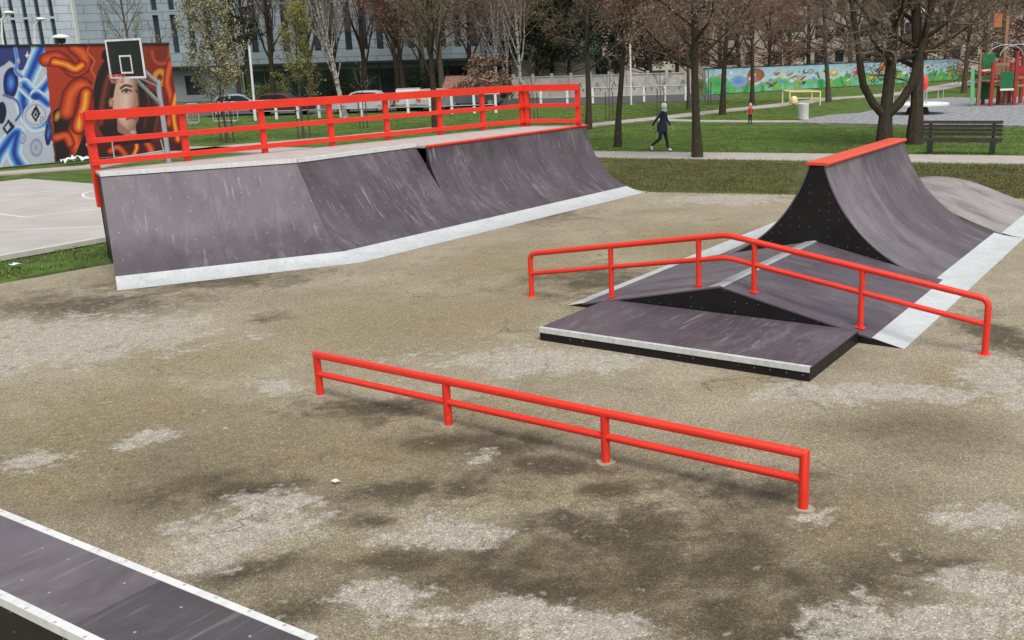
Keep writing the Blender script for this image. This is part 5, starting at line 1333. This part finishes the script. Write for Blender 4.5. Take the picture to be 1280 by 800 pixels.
far = [('tall',341,88,1.0,'tall dark bare tree against the office, right of the white pole'),('tall',388,84,1.15,'tall dark bare tree against the office behind the narrow young tree'),('tall',458,86,1.0,'dark bare tree behind the white hatchback'),
 ('red',505,82,1.0,'reddish bare tree behind the end-on pale car'),('tall',497,92,.95,'slim bare tree against the office right of the pale hatchback'),('broad',553,80,1.05,'bare tree left of the red roofed shed'),('red',588,86,1.1,'reddish bare tree directly behind the red roofed shed'),
 ('pale',622,80,1.0,'pale stemmed tree right behind the bare bush'),('pale',636,84,.9,'thin pale stemmed tree right of the shed'),('pale',651,76,1.0,'pale stemmed tree above the red fence\'s corner post'),('red',690,92,1.1,'reddish bare tree in front of the pink garage'),
 ('pale',608,90,1.05,'pale stemmed tree behind the shed roof'),('red',810,98,1.1,'reddish bare tree behind the boundary wall'),('red',925,100,1.0,'reddish bare tree behind the flower mural\'s left part'),('broad',985,104,1.1,'brown bare tree behind the mural above the yellow frame'),
 ('broad',1062,106,1.15,'brown bare tree behind the mural left of the forked tree'),('broad',1125,110,1.1,'brown bare tree behind the mural between the two thick trunks'),('red',1180,104,1.0,'reddish bare tree at the right end of the flower mural'),('broad',1228,100,1.1,'brown bare tree behind the play tower'),('broad',1280,96,1.15,'brown bare tree at the far right behind the play tower'),
 ('red',870,108,1.1,'reddish bare tree behind the joint of boundary wall and mural'),('broad',745,104,1.1,'brown bare tree behind the boundary wall\'s left half'),('tall',420,92,1.0,'dark bare tree against the office behind the birch'),('tall',312,94,.95,'dark bare tree behind the light blue car'),
 ('broad',900,112,1.2,'brown bare tree far behind the left end of the flower mural'),('red',1010,112,1.2,'reddish bare tree far behind the yellow frame'),('red',1095,116,1.2,'reddish bare tree far behind the forked tree'),('broad',1155,112,1.15,'brown bare tree far behind the bench end'),('red',1250,108,1.2,'reddish bare tree far behind the play tower'),('red',775,108,1.2,'reddish bare tree above the left part of the boundary wall'),('red',720,100,1.1,'reddish bare tree right of the pink garage'),('red',655,96,1.1,'reddish bare tree above the red fence\'s back corner'),('broad',530,94,1.1,'brown bare tree against the office behind the end-on pale car'),
 ('broad',1205,74,.75,'brown bare tree left behind the play tower'),('red',960,88,.8,'smaller reddish tree peeking over the flower mural')]
used = set()
for i, (k, px, Y, s_, lab) in enumerate(far):
    random.seed(500+i); o = protos[k] if k not in used else copy_tree(protos[k]); used.add(k)
    p = AT(px, 110, Y); o.location = V((p.x, Y, -.05)); o.rotation_euler = (0, 0, random.uniform(0, 6.28)); o.scale = (s_, s_, s_*random.uniform(.92,1.08))
    o['label'] = lab; o['group'] = 'bare trees beyond the lawn'

# dark evergreens: clumps of leaf faces around real limbs
def evergreen(name, p, H, R, zlo, seed, label, leaf='leaf_dark', nclump=150, per=60, size=.26, group='dark evergreens by the wall', cat='tree', trunk=True):
    random.seed(seed); o = thing(name, p, label, cat, group); T = MB(); LV = MB(); p = V(p)
    if trunk: T.tube([p-Z*.1, p+Z*H*.5+V((.1,0,0)), p+Z*H*.92], [.22,.15,.04], 8, caps=False)
    for k in range(nclump):
        t = random.random()**.8; z_ = zlo+(H-zlo)*t; rad = R*(1-.75*t)*(.35+.65*sqrt(random.random())) if trunk else R*sqrt(max(0, 1-(2*t-1)**2*.8))*(.5+.5*sqrt(random.random()))
        a = random.uniform(0, 6.28); c = p+V((cos(a)*rad, sin(a)*rad, z_)); T.tube([p+Z*max(.05, z_-rad*.25), c], [.05,.012], 4, caps=False)
        cs = random.uniform(.35,.85)*(R/3+.25)
        for q in range(per):
            b = c+V((random.gauss(0,1), random.gauss(0,1), random.gauss(0,.7)))*cs*.5; nrm = V((random.gauss(0,1), random.gauss(0,1), random.gauss(0,1))).normalized(); e1 = nrm.orthogonal().normalized(); e2 = nrm.cross(e1); s_ = size*random.uniform(.5,1.3)
            LV.face([b-e1*s_*.5, b+e2*s_*.3, b+e1*s_*.5, b-e2*s_*.3])
    T.build('trunk' if trunk else 'stems', M['bark'], o, fix=False); LV.build('crown' if trunk else 'foliage', M[leaf], o, fix=False); return o
for i, (px, Y, H, R, zlo, lab) in enumerate(((672,90,12,3.6,2.6,'dark evergreen above the red fence\'s right corner'),(712,88,12,3.8,2.5,'dark evergreen behind the right end of the fence'),(770,92,11,3.6,2.6,'dark evergreen behind the thin russet tree'),(812,90,12,4.2,2.4,'broad dark evergreen above the walking person'),(846,95,10,3.4,2.6,'dark evergreen behind the footpath tree'))):
    p = AT(px, 110, Y); evergreen('evergreen_tree', V((p.x, Y, -.05)), H, R, zlo, 800+i, lab)
p = AT(298,110,84); evergreen('evergreen_tree', V((p.x, 84, -.05)), 12, 2.6, 4.5, 810, 'dark leaved tree behind the pale blossoming tree', 'leaf_dark', 60, 40)
for i, (px, Y, H, R, lab, lf) in enumerate(((612,74,3.6,1.7,'dense brown bush right of the red roofed shed','leaf_brown'),(590,76,1.7,1.5,'low brown bush in front of the red roofed shed','leaf_brown'),(1225,84,5.4,4.2,'tall brown hedge bush at the mural\'s right end behind the play tower','leaf_red'),(905,100,4.6,3.2,'tall brown hedge bush behind the left end of the flower mural','leaf_brown'),(955,103,4.9,3.6,'tall reddish hedge bush behind the mural above the child','leaf_red'),(1005,106,5.2,3.8,'tall brown hedge bush behind the mural above the yellow frame','leaf_brown'),(1060,110,5.4,4.0,'tall dark hedge bush behind the mural left of the forked tree','leaf_dark'),(1120,113,5.6,4.2,'tall brown hedge bush behind the mural between the thick trunks','leaf_brown'),(1170,112,5.6,4.2,'tall reddish hedge bush behind the mural above the bench','leaf_red'),(1270,82,5.6,4.2,'tall brown hedge bush behind the play tower\'s arch','leaf_brown'),(440,90,1.9,2.2,'low dark shrub at the office wall behind the hatchback','leaf_dark'),(540,92,2.3,2.6,'dark shrub at the office wall behind the end-on cars','leaf_dark'),(335,92,1.6,1.8,'low green shrub at the office wall left of the narrow young tree','leaf_green'))):
    p = AT(px, 110, Y); evergreen('bush', V((p.x, Y, -.05)), H, R, .15, 830+i, lab, lf, 46, 60, .15 if 'low' in lab else .2, 'bushes at the edge of the park', 'bush', False)

# ------------------------------------------------------------------ grass blades and leaf litter
def scatter(name, mat, pts, hgt, wid):
    mb = MB()
    for p in pts:
        a = random.uniform(0, 6.28); u = V((cos(a), sin(a), 0)); h_ = hgt*random.uniform(.4,1.3); l_ = V((random.uniform(-.5,.5), random.uniform(-.5,.5), 1))*h_
        mb.face([p-u*wid, p+u*wid, p+l_])
    o = mb.build(name, mat, None, fix=False); o['kind'] = 'stuff'; return o
random.seed(99)
def in_quad(A_, B_, C_, D_, k, z):
    out = []
    for _ in range(k):
        s_, t_ = random.random(), random.random(); p = A_.lerp(B_, s_).lerp(D_.lerp(C_, s_), t_); 
        if mnoise.noise(p*.9)+random.uniform(-.6,.6) > -.2: out.append(V((p.x, p.y, z)))
    return out
q1 = in_quad(G(760,236), G(985,240), G(1000,204), G(758,199), 16000, -.02)+in_quad(G(1120,238), G(1330,246), G(1330,208), G(1120,206), 12000, -.02)
scatter('dry_grass', M['blade_dry'], q1, .05, .012)
q2 = in_quad(G(740,189), G(1280,192), G(1280,158), G(740,160), 20000, -.05)+in_quad(G(740,158), G(1010,156), G(990,124), G(740,128), 26000, -.05)+in_quad(G(240,178), G(740,158), G(740,130), G(240,142), 26000, -.05)+in_quad(EN(-19.7,-2), EN(-18.0,-2), EN(-18.0,14), EN(-19.7,14), 9000, -.05)
for q in list(q2)[:0]: pass
def edge(A_, B_, k, j):
    return [A_.lerp(B_, random.random())+V((random.gauss(0,.05), random.gauss(0,j), .0)) for _ in range(k)]
q2 += [V((p.x, p.y, -.03)) for p in edge(b0-d*8, b1+d*10, 5000, .10)+edge(a0-d*2, a1+d*10, 3500, .09)]
q2 += [V((p.x, p.y, -.02)) for p in edge(FL, FL.lerp(FR, .5), 3500, .12)]
scatter('grass', M['blade'], q2, .06, .014)
mb = MB()
for p in in_quad(G(760,238), G(1330,246), G(1330,206), G(758,199), 4200, 0)+in_quad(G(-20,356), G(140,331), G(140,300), G(-20,326), 160, 0)+in_quad(G(0,500), G(1280,480), G(1280,790), G(0,790), 70, .008):
    z_ = 0 if p.z > .004 else -.015
    a = random.uniform(0, 6.28); u = V((cos(a), sin(a), random.uniform(-.5,.5))).normalized(); v_ = u.orthogonal().normalized(); s_ = random.uniform(.014,.034)*(.5 if p.z > .004 else 1); c = V((p.x, p.y, z_+.022))
    mb.face([c-u*s_, c+v_*s_*.6, c+u*s_, c-v_*s_*.6])
o = mb.build('fallen_leaves', M['litter'], None, fix=False); o['kind'] = 'stuff'
# grass tufts growing along the asphalt's far edge and around ramp feet
random.seed(5)
